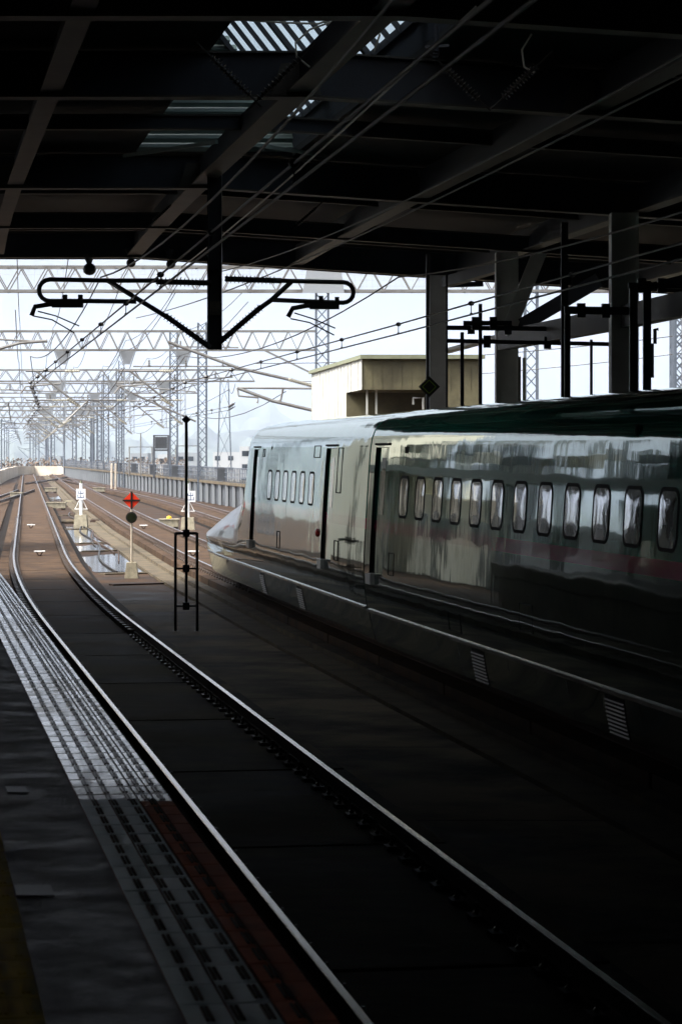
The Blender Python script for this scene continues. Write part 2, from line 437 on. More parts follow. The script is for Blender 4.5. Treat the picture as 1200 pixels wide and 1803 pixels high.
# small white detector brackets between the rails
def bracket(p, label, s=1.0):
    t = empty('track_bracket', p, label, 'track bracket', 'white topped brackets between the rails')
    b = MB(); b.box((-.16 * s, -.10, .13), (.16 * s, .10, .16)); b.build('top_plate', 'sign_white', t, local=True)
    b = MB(); b.bar((-.10 * s, 0, .13), (-.02, 0, .0), .03); b.bar((.10 * s, 0, .13), (.02, 0, .0), .03); b.box((-.05, -.05, 0), (.05, .05, .03))
    b.build('foot', 'rail_side', t, local=True)
bracket(G(70, 979, -.19), 'nearest white topped bracket on the near slab track')
bracket(G(55, 930, -.19), 'second white topped bracket on the near track, further out')
bracket(G(253, 931, -.19), 'white topped bracket behind the red diamond sign')
bracket(G(340, 979, -.19), 'white topped bracket seen through the black pipe frame', 1.1)

# ---------------------------------------------------------------- platform
PZ = 1.25
def edge(Y): return c1(Y) - 1.85
b = MB(); sweep(b, edge, -8, 52, [(-14, -.39), (-.06, -.39), (-.06, .9), (0, .95), (0, PZ - .012), (-14, PZ - .012)])
b.build('platform', 'concrete', kind='structure')
b = MB(); sweep(b, edge, -8, 52, [(-14, PZ - .008), (-.44, PZ - .008), (-.44, PZ - .004), (-14, PZ - .004)])
b.build('platform_asphalt', 'asphalt', kind='structure')
def along(Y, o, z): p = side(edge, Y, o); p.z = z; return p
YS = 12.67
def tiles(Ya, Yb, zones, name, joint=True, dashes=(), grooves=()):
    mb = MB()
    sweep(mb, edge, Ya, Yb, [(zones[0][0], PZ - .010), (zones[-1][1], PZ - .010), (zones[-1][1], PZ - .001), (zones[0][0], PZ - .001)], 0)
    Y = Ya
    r = random.Random(3)
    while Y < Yb - .05:
        for (a, c, mi) in zones:
            dz = r.uniform(0, .0015)
            g_ = .014 if Ya > 10 else .007
            p = [along(Y + g_, a + .004, 0), along(Y + g_, c - .004, 0), along(Y + .297 - g_, c - .004, 0), along(Y + .297 - g_, a + .004, 0)]
            z = PZ + .004 + dz
            vs = [(q.x, q.y, PZ - .002) for q in p] + [(q.x, q.y, z) for q in p]
            mb.add(vs, [(4, 5, 6, 7), (0, 1, 5, 4), (1, 2, 6, 5), (2, 3, 7, 6), (3, 0, 4, 7)], mi)
        for o in dashes:
            # pair of ribs = one dash
            for k in (-.008, .008):
                q0 = along(Y + .05, o + k, PZ + .0075); q1 = along(Y + .245, o + k, PZ + .0075)
                mb.bar(q0, q1, .010, .006, mi=4)
        Y += .297
    return mb
Z = [(-.44, -.30, 1), (-.297, -.16, 1), (-.157, -.085, 2), (-.082, 0, 2)]
mat('dash_rough', (.10, .09, .085), .9, 0, .3, 8, spec=.1)
mat('dash_dark', (.12, .10, .10), .35, 0, .3, 8)
tiles(YS, 51.8, Z, '', dashes=(-.37, -.29, -.20, -.12, -.045)).build('tactile_paving', ['tile_joint', 'tile_white', 'tile_white', 'tile_white', 'dash_dark'], kind='structure')
tiles(3.0, YS - .01, Z, '', dashes=(-.37, -.28, -.19, -.10)).build('tactile_paving', ['tile_joint', 'tile_grey', 'tile_red', 'tile_grey', 'dash_rough'], kind='structure')
tiles(2.0, 30, [(-1.16, -1.0, 1), (-.997, -.84, 1)], '', dashes=(-1.12, -1.04, -.96, -.88)).build('guide_paving', ['tile_joint', 'tile_yellow', 'tile_yellow', 'tile_yellow', 'tile_yellow'], kind='structure')
for (xa, xb, y0, y1, lb) in [(25, 90, 1560, 1578, 'dark metal drain cover set in the asphalt nearer the camera'), (10, 45, 1386, 1396, 'dark metal drain cover on the asphalt further along')]:
    b = MB(); zz = PZ - .002
    a, c, d, e = G(xa, y0, zz), G(xb, y0, zz), G(xb + 6, y1, zz), G(xa + 4, y1, zz)
    b.prism([a, c, d, e][::-1], (0, 0, .004)); b.build('drain_cover', 'plate', label=lb, cat='drain cover', group='drain covers on the platform')

# ---------------------------------------------------------------- train
PROF = [(1.30, .16), (1.50, .20), (1.555, .40), (1.60, .62), (1.628, .68), (1.655, .88), (1.674, 1.06), (1.680, 1.20), (1.672, 1.45), (1.657, 1.75), (1.640, 2.05),
        (1.620, 2.38), (1.600, 2.70), (1.575, 3.00), (1.552, 3.14), (1.505, 3.26), (1.41, 3.37), (1.22, 3.46), (.92, 3.53), (.5, 3.58), (0, 3.6)]
def wat(z):
    for (a, b_) in zip(PROF, PROF[1:]):
        if a[1] <= z <= b_[1]: return a[0] + (b_[0] - a[0]) * (z - a[1]) / (b_[1] - a[1])
    return 1.3
NP = len(PROF)
def ring(y, fn=None):
    pts = [(-w_, z) for w_, z in PROF] + [(w_, z) for w_, z in PROF[-2::-1]]
    if fn: pts = [fn(x, z) for x, z in pts]
    return [Vector((x, y, z)) for x, z in pts]
DZ0, DZ1 = 7, 13          # profile indices of door bottom / top (z 1.20 .. 3.00)
def car(name, origin, rz, L, doors, label, windows, nose=None, vents=()):
    t = empty(name, origin, label, 'train car', 'cars of the green bullet train', rz)
    st = [0, .12] + [i * 1.0 + .6 for i in range(int(L if not nose else nose[0]))]
    st = [s for s in st if s < (L if not nose else nose[0])] + [L if not nose else nose[0]]
    for a, c in doors: st += [a, c]
    st = sorted(set(round(s, 3) for s in st))
    st = [s for i, s in enumerate(st) if not any(abs(s - d) < .15 and s != d for dd in doors for d in (round(dd[0], 3), round(dd[1], 3))) or s in (0, )]
    mb = MB(); rings = [ring(y) for y in st]
    if nose:
        y1, y2 = nose; N = 30
        for i in range(1, N + 1):
            q = i / N; t_ = q; y = y1 + (y2 - y1) * q
            # heights and widths along the nose
            cab = max(0, min(1, (t_) / .27)); cs = cab * cab * (3 - 2 * cab)
            top = 3.6 * (1 - cs) + 2.55 * cs
            rest = max(0, (t_ - .20) / .80)
            top = min(top, 1.10 + 1.45 * (1 - rest ** 1.7) if t_ > .27 else top)
            wu = 1 - .52 * cs                          # cab narrows
            low = 1 - .10 * t_ ** 3 - (.0 if t_ < .9 else .35 * ((t_ - .9) / .1) ** 2)
            zc = 1.06 - .06 * t_
            def f(x, z, top=top, wu=wu, low=low, zc=zc, cs=cs, t_=t_):
                if z <= 1.06: 
                    zz = z if z < .3 else z
                    return x * low, .16 + (zz - .16) * (zc - .16) / .90
                h = (z - 1.06) / (3.6 - 1.06)
                zz = zc + (top - zc) * h
                wn = x
                if t_ > 0:
                    k = cs
                    shape = 1 - h ** 2.6 if h < 1 else 0
                    tgt = math.copysign(1.66 * shape, x) if x else 0
                    wn = x * (1 - k) + tgt * k
                return wn * low, zz
            rings.append(ring(y, f)); st.append(y)
    n = len(rings[0])
    vs = [p for r_ in rings for p in r_]; fs = []
    didx = []
    for a, c in doors:
        ia = min(range(len(st)), key=lambda i: abs(st[i] - a)); ic = min(range(len(st)), key=lambda i: abs(st[i] - c)); didx.append((ia, ic))
    for i in range(len(rings) - 1):
        for k in range(n - 1):
            if any(ia <= i < ic for ia, ic in didx) and (DZ0 <= k < DZ1): continue
            fs.append((i * n + k, (i + 1) * n + k, (i + 1) * n + k + 1, i * n + k + 1))
        fs.append((i * n + n - 1, (i + 1) * n + n - 1, (i + 1) * n, i * n))
    fs.append(tuple(range(n))[::1]); e = (len(rings) - 1) * n; fs.append(tuple(e + k for k in range(n))[::-1])
    mb.add(vs, fs)
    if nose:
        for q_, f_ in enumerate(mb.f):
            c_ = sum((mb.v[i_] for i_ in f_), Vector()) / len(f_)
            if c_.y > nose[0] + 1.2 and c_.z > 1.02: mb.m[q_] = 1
    body = mb.build('body', ['paint', 'nose_sky_glare'], t, smooth=True, local=True)
    try:
        body.data.set_sharp_from_angle(angle=R(28))
    except Exception: pass
    zs = [PROF[k] for k in range(DZ0, DZ1 + 1)]
    for di, (a, c) in enumerate(doors):
        # recessed leaf
        b = MB(); dep = .04
        vs = []; 
        for (w_, z) in zs:
            vs += [(-w_ + dep, a, z), (-w_ + dep, c, z)]
        b.add(vs, [(2 * k, 2 * k + 2, 2 * k + 3, 2 * k + 1) for k in range(len(zs) - 1)])
        dr = b.build('door', 'paint', t, smooth=True, local=True)
        b = MB()
        for yy, sg in ((c, 1), (a, -1)):
            vs = []
            for (w_, z) in zs: vs += [(-w_ + .002, yy, z), (-w_ + dep + .01, yy, z)]
            b.add(vs, [(2 * k, 2 * k + 1, 2 * k + 3, 2 * k + 2) for k in range(len(zs) - 1)])
        for (w_, z) in (zs[0], zs[-1]):
            b.add([(-w_ + .002, a, z), (-w_ + .002, c, z), (-w_ + dep + .01, c, z), (-w_ + dep + .01, a, z)], [(0, 1, 2, 3)])
        b.build('door_frame', 'seal_black', dr, local=True)
        b = MB(); w_ = wat(1.2)
        b.box((-w_ - .06, c - .42, 1.06), (-w_ + .05, c - .02, 1.21)); b.build('door_step', 'step_white', dr, local=True)
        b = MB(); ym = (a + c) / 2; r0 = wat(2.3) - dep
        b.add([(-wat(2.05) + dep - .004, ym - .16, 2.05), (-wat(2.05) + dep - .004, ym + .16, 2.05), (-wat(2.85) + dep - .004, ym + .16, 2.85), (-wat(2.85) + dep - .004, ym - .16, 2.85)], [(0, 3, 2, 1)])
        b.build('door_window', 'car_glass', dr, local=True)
        b = MB()     # rain gutter over the door, thin trim either side
        b.box((-wat(3.05) - .02, a - .03, 3.03), (-wat(3.05) + .03, c + .03, 3.06))
        b.build('door_gutter', 'seal_black', dr, local=True)
    # windows
    def rr(cy, cz, hw, hh, rad, off, n=5):
        out = []
        for (sy, sz, a0) in ((1, 1, 0), (-1, 1, 90), (-1, -1, 180), (1, -1, 270)):
            for k in range(n + 1):
                an = R(a0 + 90 * k / n); y = cy + sy * (hw - rad) + rad * math.cos(an); z = cz + sz * (hh - rad) + rad * math.sin(an)
                out.append(Vector((-(wat(z) + off), y, z)))
        return out
    for cy in windows:
        fo = rr(cy, 2.328, .325, .285, .14, .004); fi = rr(cy, 2.328, .285, .250, .11, .007); fj = rr(cy, 2.328, .280, .246, .108, -.004)
        n_ = len(fo)
        b = MB(); b.add(fo + fi + fj, [(i, (i + 1) % n_, n_ + (i + 1) % n_, n_ + i) for i in range(n_)] + [(n_ + i, n_ + (i + 1) % n_, 2 * n_ + (i + 1) % n_, 2 * n_ + i) for i in range(n_)])
        wf = b.build('window', 'seal_black', t, local=True)
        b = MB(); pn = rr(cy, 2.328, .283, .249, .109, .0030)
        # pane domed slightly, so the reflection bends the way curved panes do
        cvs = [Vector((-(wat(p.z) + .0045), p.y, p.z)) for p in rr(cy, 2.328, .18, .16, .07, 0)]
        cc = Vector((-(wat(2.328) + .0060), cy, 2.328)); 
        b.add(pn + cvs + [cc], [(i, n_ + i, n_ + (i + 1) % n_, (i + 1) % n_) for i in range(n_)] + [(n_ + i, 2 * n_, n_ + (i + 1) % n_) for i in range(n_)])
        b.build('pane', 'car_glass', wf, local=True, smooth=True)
    # bright sill line between body and skirt
    b = MB(); Ls = L if not nose else nose[1] - .25
    ns = 24
    for i in range(ns):
        ya = .15 + (Ls - .15) * i / ns; yb = .15 + (Ls - .15) * (i + 1) / ns
        def ww(y):
            if not nose or y < nose[0]: return 1.632
            q = (y - nose[0]) / (nose[1] - nose[0]); return 1.632 * (1 - .10 * q ** 3 - (0 if q < .9 else .35 * ((q - .9) / .1) ** 2))
        b.bar((-ww(ya) - .004, ya, .655), (-ww(yb) - .004, yb, .655), .03, .035)
    b.build('sill_strip', 'body_trim', t, local=True)
    def skx(z): return -(1.50 + .055 * (z - .20) / .20 if z < .4 else 1.555 + .045 * (z - .40) / .22)
    for (vy, vw) in vents:
        b = MB(); nsl = 9; lean = .10
        def vp(y, z, o): return Vector((skx(z) - o, y - lean * (z - .2) / .4, z))
        b.add([vp(vy - vw / 2, .20, .004), vp(vy + vw / 2, .20, .004), vp(vy + vw / 2, .40, .004), vp(vy - vw / 2, .40, .004), vp(vy + vw / 2, .60, .004), vp(vy - vw / 2, .60, .004)], [(0, 1, 2, 3), (3, 2, 4, 5)], 0)
        for i in range(nsl):
            z = .22 + i * .041
            b.add([vp(vy - vw / 2, z, .018), vp(vy + vw / 2, z, .018), vp(vy + vw / 2, z + .016, .006), vp(vy - vw / 2, z + .016, .006)], [(0, 1, 2, 3)], 1)
        b.build('skirt_vent', ['seal_black', 'vent_metal'], t, local=True)
    # skirt panel joints, sockets
    b = MB()
    for i in range(int((L if not nose else nose[0]) / 1.35)):
        y = .9 + i * 1.35
        b.add([(-1.507, y, .22), (-1.507, y + .014, .22), (-1.603, y + .014, .60), (-1.603, y, .60)], [(0, 1, 2, 3)])
    b.build('skirt_joint', 'seal_black', t, local=True)
    # gangway end and bogies
    b = MB()
    for yb_ in (3.2, (L if not nose else nose[0]) - 3.5):
        for dy in (-1.25, 1.25):
            for sx in (-1, 1):
                b.tube([(sx * .70, yb_ + dy, .43), (sx * .82, yb_ + dy, .43)], .43, 24)
        b.box((-1.1, yb_ - 1.6, .30), (1.1, yb_ + 1.6, .55))
    b.build('bogie', 'bellows', t, local=True)
    return t
dm9 = -.1638; a9 = math.atan(-dm9)
dm10 = -.1528; a10 = math.atan(-dm10)
L9 = 24.6
fl = Vector((.382, 38.5, 0)); cf9 = fl + 1.632 * Vector((math.cos(a9), math.sin(a9), 0)); o9 = cf9 - L9 * Vector((-math.sin(a9), math.cos(a9), 0))
win9 = [L9 - (38.5 - (35.77 - 1.1245 * i)) / math.cos(a9) for i in range(17)]
car9 = car('train_car', o9, a9, L9, [(23.15, 24.2)], 'dark green and white train car with a long row of rounded windows under the roof', win9, vents=((L9 - 7.2, .7), (L9 - 13.3, .7)))
fl = Vector((.369, 38.95, 0)); o10 = fl + 1.632 * Vector((math.cos(a10), math.sin(a10), 0))
win10 = [(50.19 - 1.102 * i - 38.95) / math.cos(a10) for i in range(6)]
car10 = car('train_car', o10, a10, 24.2, [(3.2, 4.35), (13.25, 14.15)], 'leading train car with a long sloping nose, catching daylight beyond the roof', win10, nose=(15.0, 24.9), vents=((7.6, .7), (12.9, .6)))
# gangway bellows belong to the rear end of the leading car
b = MB(); b.box((-1.30, -.62, .55), (1.30, .02, 3.30)); b.build('gangway_bellows', 'bellows', car10, local=True)
b = MB(); b.box((-1.45, -.50, .25), (-1.0, -.02, 1.0)); b.build('cable_box', 'bellows', car10, local=True)
# details on the leading car
b = MB(); b.ball((-wat(3.02) - .003, 11.4, 3.02), .035, 10, (.3, 1, 1)); b.build('socket', 'seal_black', car10, local=True)
b = MB(); b.ball((-wat(1.62) - .01, 4.75, 1.62), .07, 10, (.5, 1.4, 1)); b.build('side_marker', 'red_lens', car10, local=True)
for (ya, yb, za, zb) in ((5.0, 5.7, 2.85, 3.04), (12.4, 12.65, 2.86, 3.0), (2.5, 2.9, 1.25, 1.55), (2.55, 3.0, 2.3, 3.0), (9.5, 9.9, 1.2, 1.5)):
    b = MB()
    for (p, q) in (((ya, za), (ya, zb)), ((yb, za), (yb, zb)), ((ya, zb), (yb, zb)), ((ya, za), (yb, za))):
        b.bar((-wat(p[1]) - .002, p[0], p[1]), (-wat(q[1]) - .002, q[0], q[1]), .014, .014)
    b.build('side_panel', 'seal_black', car10, local=True)
b = MB(); b.ball((-wat(3.12) - .01, 10.5, 3.12), .05, 8, (.5, 1, 1.2)); b.build('socket', 'seal_black', car9, local=True)
b = MB(); b.box((-wat(2.95) - .003, 21.7, 2.87), (-wat(2.95) + .02, 21.95, 3.0)); b.build('destination_display', 'seal_black', car9, local=True)
for (ya, yb, za, zb) in ((22.3, 22.7, 1.25, 1.55), (14.2, 14.8, 1.0, 1.3), (18.0, 18.7, .75, .98), (6.2, 6.9, .75, .98)):
    b = MB()
    for (p, q) in (((ya, za), (ya, zb)), ((yb, za), (yb, zb)), ((ya, zb), (yb, zb)), ((ya, za), (yb, za))):
        b.bar((-wat(p[1]) - .002, p[0], p[1]), (-wat(q[1]) - .002, q[0], q[1]), .010, .010)
    b.build('access_hatch', 'seal_black', car9, local=True)

# ---------------------------------------------------------------- train shed roof
RZ = 7.7
def roofz(u): return -.066 * (u - 2.3) if u > 2.3 else .0
shed = empty('train_shed', (c1(20), 20, -.4), 'dark steel train shed roof with girders, skylight and pale pillars', 'station roof')
def gx(Y, u): return c1(Y) + u
UL, UR = -15.0, 24.0
def tgirder(Y, zb, depth, name, flange=.30):
    b = MB()
    for (ua, ub) in ((UL, 2.3), (2.3, UR)):
        pa = Vector((gx(Y, ua), Y, 0)); pb = Vector((gx(Y, ub), Y, 0))
        za, zc = zb + roofz(ua), zb + roofz(ub)
        # web
        b.add([(pa.x, Y - .01, za), (pb.x, Y - .01, zc), (pb.x, Y - .01, zc + depth), (pa.x, Y - .01, za + depth), (pa.x, Y + .01, za), (pb.x, Y + .01, zc), (pb.x, Y + .01, zc + depth), (pa.x, Y + .01, za + depth)],
              [(0, 1, 2, 3), (7, 6, 5, 4)], 0)
        h = flange / 2
        for (zo, th) in ((0, .028), (depth - .028, .028)):
            b.add([(pa.x, Y - h, za + zo), (pb.x, Y - h, zc + zo), (pb.x, Y + h, zc + zo), (pa.x, Y + h, za + zo),
                   (pa.x, Y - h, za + zo + th), (pb.x, Y - h, zc + zo + th), (pb.x, Y + h, zc + zo + th), (pa.x, Y + h, za + zo + th)],
                  [(3, 2, 1, 0), (4, 5, 6, 7), (0, 1, 5, 4), (2, 3, 7, 6)], 1)
    b.build(name, ['girder_web', 'girder_lit_paint'], shed)
for Y in (-24, -12, 0, 12, 20, 29.4, 36.0, 48.3, 65.2): tgirder(Y, RZ, .62, 'cross_girder', .34)
for Y in (57.0, ): tgirder(Y, RZ + .02, .34, 'purlin', .2)
for Y in (6, 16, 24.5, 42.2, 52.6, 61.2): tgirder(Y, RZ + .33, .24, 'purlin', .16)
def lgirder(u, Ya, Yb, w_, zb, depth):
    b = MB(); ys = [Ya + (Yb - Ya) * i / 16 for i in range(17)]; z = zb + roofz(u)
    sweep(b, c1, 0, 0, [(u - w_ / 2, z), (u + w_ / 2, z), (u + w_ / 2, z + .03), (u - w_ / 2, z + .03)], 1, ys=ys)
    sweep(b, c1, 0, 0, [(u - .012, z + .031), (u + .012, z + .031), (u + .012, z + depth), (u - .012, z + depth)], 0, ys=ys)
    b.build('long_girder', ['girder_web', 'girder_lit_paint'], shed)
for u, w_ in ((-9.0, .3), (-5.2, .3), (-1.2, .28), (2.1, .36), (6.0, .30), (9.9, .30), (14, .3), (18, .3)): lgirder(u, -24, 65.0, w_, RZ + .06, .5)
for Y in (29.4, 36.0, 48.3):
    for u in (-5.2, -1.2, 2.1, 6.0, 9.9):
        x = c1(Y) + u; z = RZ + roofz(u); b = MB()
        b.prism([Vector((x - .34, Y - .19, z + .03)), Vector((x + .34, Y - .19, z + .03)), Vector((x + .2, Y - .19, z + .45)), Vector((x - .2, Y - .19, z + .45))], (0, .02, 0))
        for k in range(4):
            for q in range(2): b.tube([(x - .2 + .13 * k, Y - .19, z + .12 + .12 * q), (x - .2 + .13 * k, Y - .215, z + .12 + .12 * q)], .02, 6)
        b.build('gusset_plate', 'girder_lit_paint', shed)
# corrugated deck with an opening for the skylight
SU0, SU1, SY0, SY1 = .95, 3.75, 29.7, 48.0
b = MB(); DZ = RZ + .66
def deck(ua, ub, Ya, Yb):
    ys = [Ya + (Yb - Ya) * i / 8 for i in range(9)]
    us = [ua, ub] if not (ua < 2.3 < ub) else [ua, 2.3, ub]
    for i in range(8):
        for k in range(len(us) - 1):
            q = [(gx(ys[i], us[k]), ys[i], DZ + roofz(us[k])), (gx(ys[i], us[k + 1]), ys[i], DZ + roofz(us[k + 1])),
                 (gx(ys[i + 1], us[k + 1]), ys[i + 1], DZ + roofz(us[k + 1])), (gx(ys[i + 1], us[k]), ys[i + 1], DZ + roofz(us[k]))]
            b.add(q + [Vector(p) + Vector((0, 0, .12)) for p in q], [(3, 2, 1, 0), (4, 5, 6, 7), (0, 1, 5, 4), (1, 2, 6, 5), (2, 3, 7, 6), (3, 0, 4, 7)])
deck(UL, UR, -24, SY0); deck(UL, UR, SY1, 65.4); deck(UL, SU0, SY0, SY1); deck(SU1, UR, SY0, SY1)
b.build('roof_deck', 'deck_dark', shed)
b = MB()
for (ua, ub) in ((UL, 2.3), (2.3, UR)):
    Y = 65.41
    b.add([(gx(Y, ua), Y, RZ - .02 + roofz(ua)), (gx(Y, ub), Y, RZ - .02 + roofz(ub)), (gx(Y, ub), Y, RZ + .9 + roofz(ub)), (gx(Y, ua), Y, RZ + .9 + roofz(ua)),
           (gx(Y, ua), Y + .06, RZ - .02 + roofz(ua)), (gx(Y, ub), Y + .06, RZ - .02 + roofz(ub)), (gx(Y, ub), Y + .06, RZ + .9 + roofz(ub)), (gx(Y, ua), Y + .06, RZ + .9 + roofz(ua))],
          [(0, 1, 2, 3), (7, 6, 5, 4), (0, 4, 5, 1), (2, 6, 7, 3)])
b.build('fascia', 'deck_dark', shed)
# skylight monitor
sk = MB(); PU, PZT = 2.4, RZ + 2.85; EZ = DZ + .45
def sp(Y, u, z): return Vector((gx(Y, u), Y, z))
# left opaque slope and low side walls
ysk = [SY0 + (SY1 - SY0) * i / 6 for i in range(7)]
for i in range(6):
    ya, yb = ysk[i], ysk[i + 1]
    sk.add([sp(ya, SU0, EZ), sp(ya, PU, PZT), sp(yb, PU, PZT), sp(yb, SU0, EZ)], [(0, 1, 2, 3)])
    for u in (SU0, SU1):
        sk.add([sp(ya, u, DZ), sp(ya, u, EZ), sp(yb, u, EZ), sp(yb, u, DZ)], [(0, 1, 2, 3)])
skl = sk.build('skylight', 'girder_web', shed)
b = MB()
for i in range(6):
    ya, yb = ysk[i], ysk[i + 1]
    b.add([sp(ya, PU, PZT), sp(ya, SU1, EZ), sp(yb, SU1, EZ), sp(yb, PU, PZT)], [(0, 1, 2, 3)])
b.build('skylight_pane', 'skylight_glass', skl)
b = MB(); n = 22
for i in range(n + 1):
    Y = SY0 + (SY1 - SY0) * i / n; wd = .42 if i % 5 == 2 else .07
    b.bar(sp(Y, PU, PZT - .04), sp(Y, SU1, EZ - .04), wd, .08)
b.bar(sp(SY0, PU, PZT), sp(SY1, PU, PZT), .12, .15); b.bar(sp(SY0, SU1, EZ), sp(SY1, SU1, EZ), .1, .12)
b.build('glazing_bar', 'steel_dark', skl)
b = MB()      # louvred far gable (seen from inside)
z = DZ - .02
while z < PZT - .12:
    if z > EZ: f = (PZT - z) / (PZT - EZ); ua = PU - (PU - SU0) * f; ub = PU + (SU1 - PU) * f
    else: ua, ub = SU0, SU1
    Y = SY1 - .02
    b.add([sp(Y, ua, z), sp(Y, ub, z), sp(Y - .10, ub, z + .07), sp(Y - .10, ua, z + .07), sp(Y + .03, ua, z + .17), sp(Y + .03, ub, z + .17)], [(0, 1, 2, 3), (3, 2, 5, 4)])
    z += .16
b.build('louvre', 'louvre', skl)
b = MB()
b.bar(sp(47.5, .7, DZ - .15), sp(44.5, 2.0, DZ - .25), .06, .06); b.bar(sp(47.5, 4.3, DZ - .15), sp(44.5, 2.3, DZ - .25), .06, .06)
b.build('brace', 'louvre', skl)
# unseen walls added behind the camera and at the sides to darken the shed
b = MB(); b.box((-22, -24.6, -.39), (26, -24.2, DZ + .3)); b.build('end_blocker', 'deck_dark', shed)
for (ya, yb, za, zb) in ((-24, 44, -.38, 3.5), (-24, 44, 4.2, DZ), (-24, 3, 3.502, 4.198), (18, 44, 3.502, 4.198)):  # gap between the pieces added to let fill light onto the platform
    b = MB(); sweep(b, c1, ya, yb, [(-14.2, za), (-13.9, za), (-13.9, zb), (-14.2, zb)]); b.build('side_blocker', 'deck_dark', shed)
b = MB(); b.box((23, -24, -.38), (23.3, 62, RZ - .8)); b.build('side_blocker', 'deck_dark', shed)
# right-hand pillars
PILL = [(1097, 48.0, .49), (891, 57.5, .48), (768, 65.0, .50), (1480, 38, .49), (2000, 30, .49)]
for (px, Y, wd) in PILL:
    X = (px - 600) * Y / F; zt = RZ + roofz(X - c1(Y)) + .02
    b = MB(); h = wd / 2
    b.box((X - h, Y - h, -.38), (X - h + .03, Y + h, zt)); b.box((X + h - .03, Y - h, -.38), (X + h, Y + h, zt))
    b.box((X - h + .03, Y - .02, -.38), (X + h - .03, Y + .02, zt))
    b.box((X - h + .031, Y - h + .05, -.38), (X + h - .031, Y - h + .08, zt))
    b.build('column', 'column_paint', shed)
for (px, Y) in ((1097, 48), (891, 57.5)):
    X = (px - 600) * Y / F
# left row of columns on the platform side, beyond the frame
for Y in (20, 34, 48, 62):
    X = c1(Y) - 9; b = MB(); b.box((X - .2, Y - .2, PZ - .003), (X + .2, Y + .2, RZ + .02)); b.build('column', 'concrete', shed)
# braces at the middle pillar and low longitudinal beam
b = MB(); Y = 57.2
b.bar(P(962, 412, Y), P(898, 572, Y), .30, .34, up=(0, 1, 0)); b.build('strut', 'column_paint', shed)
b = MB(); b.bar(P(902, 582, Y + .3), P(1062, 488, Y - 2), .30, .34, up=(0, 1, 0)); b.build('strut', 'girder_web', shed)
b = MB(); b.bar(P(885, 600, 57), P(1110, 556, 47.6), .25, .40); b.bar(P(1110, 556, 47.6), P(1330, 508, 40), .25, .40); b.build('low_beam', 'girder_lit_paint', shed)
b = MB(); b.bar(P(785, 497, 64), P(880, 468, 61), .22, .25); b.bar(P(785, 502, 64), P(850, 500, 64), .12, .12); b.build('low_beam', 'girder_web', shed)
b = MB(); b.bar(P(780, 620, 66), P(875, 594, 58.5), .3, .07); b.bar(P(875, 594, 58.5), P(905, 588, 56), .3, .07); b.build('canopy_edge', 'hut_white', shed)
# horn shaped fittings under the roof edge
for i, (x, y, s) in enumerate(((158, 474, .17), (231, 463, .12), (301, 465, .12), (372, 477, .11))):
    lb = ['largest round speaker hanging under the roof edge at the left', 'small bell shaped fitting, second from left under the roof edge', 'small bell shaped fitting above the left insulator arm', 'small round fitting against the hanging mast'][i]
    t = empty('hanging_fitting', P(x, y, 65.2), lb, 'hanging fitting', 'fittings under the roof edge')
    b = MB(); b.ball((0, 0, 0), s, 12, (1, .8, .9)); b.build('bell', 'black_paint', t, local=True, smooth=True)
    b = MB(); b.tube([(-.02, 0, .35), (0, 0, .05)], [.14, .03], 8); b.build('mount', 'steel_dark', t, local=True)

# ---------------------------------------------------------------- hanging mast and cantilevers under the roof
YM = 47.0
def mast():
    t = empty('hanging_mast', P(378, 616, YM), 'black steel mast hanging from the roof between two insulated arms', 'mast')
    b = MB(); p = P(378, 616, YM); zt = RZ + .3
    for sx in (-1, 1): b.box((p.x + sx * .115 - .012, YM - .12, p.z), (p.x + sx * .115 + .012, YM + .12, zt))
    b.box((p.x - .104, YM - .01, p.z), (p.x + .104, YM + .01, zt))
    for z in (p.z, p.z + .7, p.z + 1.4): b.box((p.x - .1, YM - .1, z + .002), (p.x + .1, YM - .012, z + .02))
    b.build('steel_section', 'black_paint', t)
    b = MB(); q = P(379, 543, YM); b.box((q.x - .085, YM - .135, q.z - .12), (q.x + .085, YM - .122, q.z + .12)); pl = b.build('number_plate', 'concrete', t)
    cu = bpy.data.curves.new('plate_digits', 'FONT'); cu.body = '5\n223'; cu.size = .11; cu.align_x = 'CENTER'; cu.align_y = 'CENTER'; cu.extrude = .001
    o_ = bpy.data.objects.new('digits', cu); col.objects.link(o_); bpy.context.view_layer.update()
    me_ = bpy.data.meshes.new_from_object(o_.evaluated_get(bpy.context.evaluated_depsgraph_get())); bpy.data.objects.remove(o_)
    me_.materials.clear(); me_.materials.append(M['sign_black']); o = bpy.data.objects.new('plate_digits', me_); col.objects.link(o); o.parent = pl
    o.location = Vector((q.x, YM - .138, q.z)) - wloc(pl); o.rotation_euler = (R(90), 0, 0)
    return t
mast()
def arc(cx, cy, r, a0, a1, n=8):
    return [(cx + r * math.cos(R(a0 + (a1 - a0) * i / n)), cy - r * math.sin(R(a0 + (a1 - a0) * i / n))) for i in range(n + 1)]
def px(pts, Y): return [P(x, y, Y) for x, y in pts]
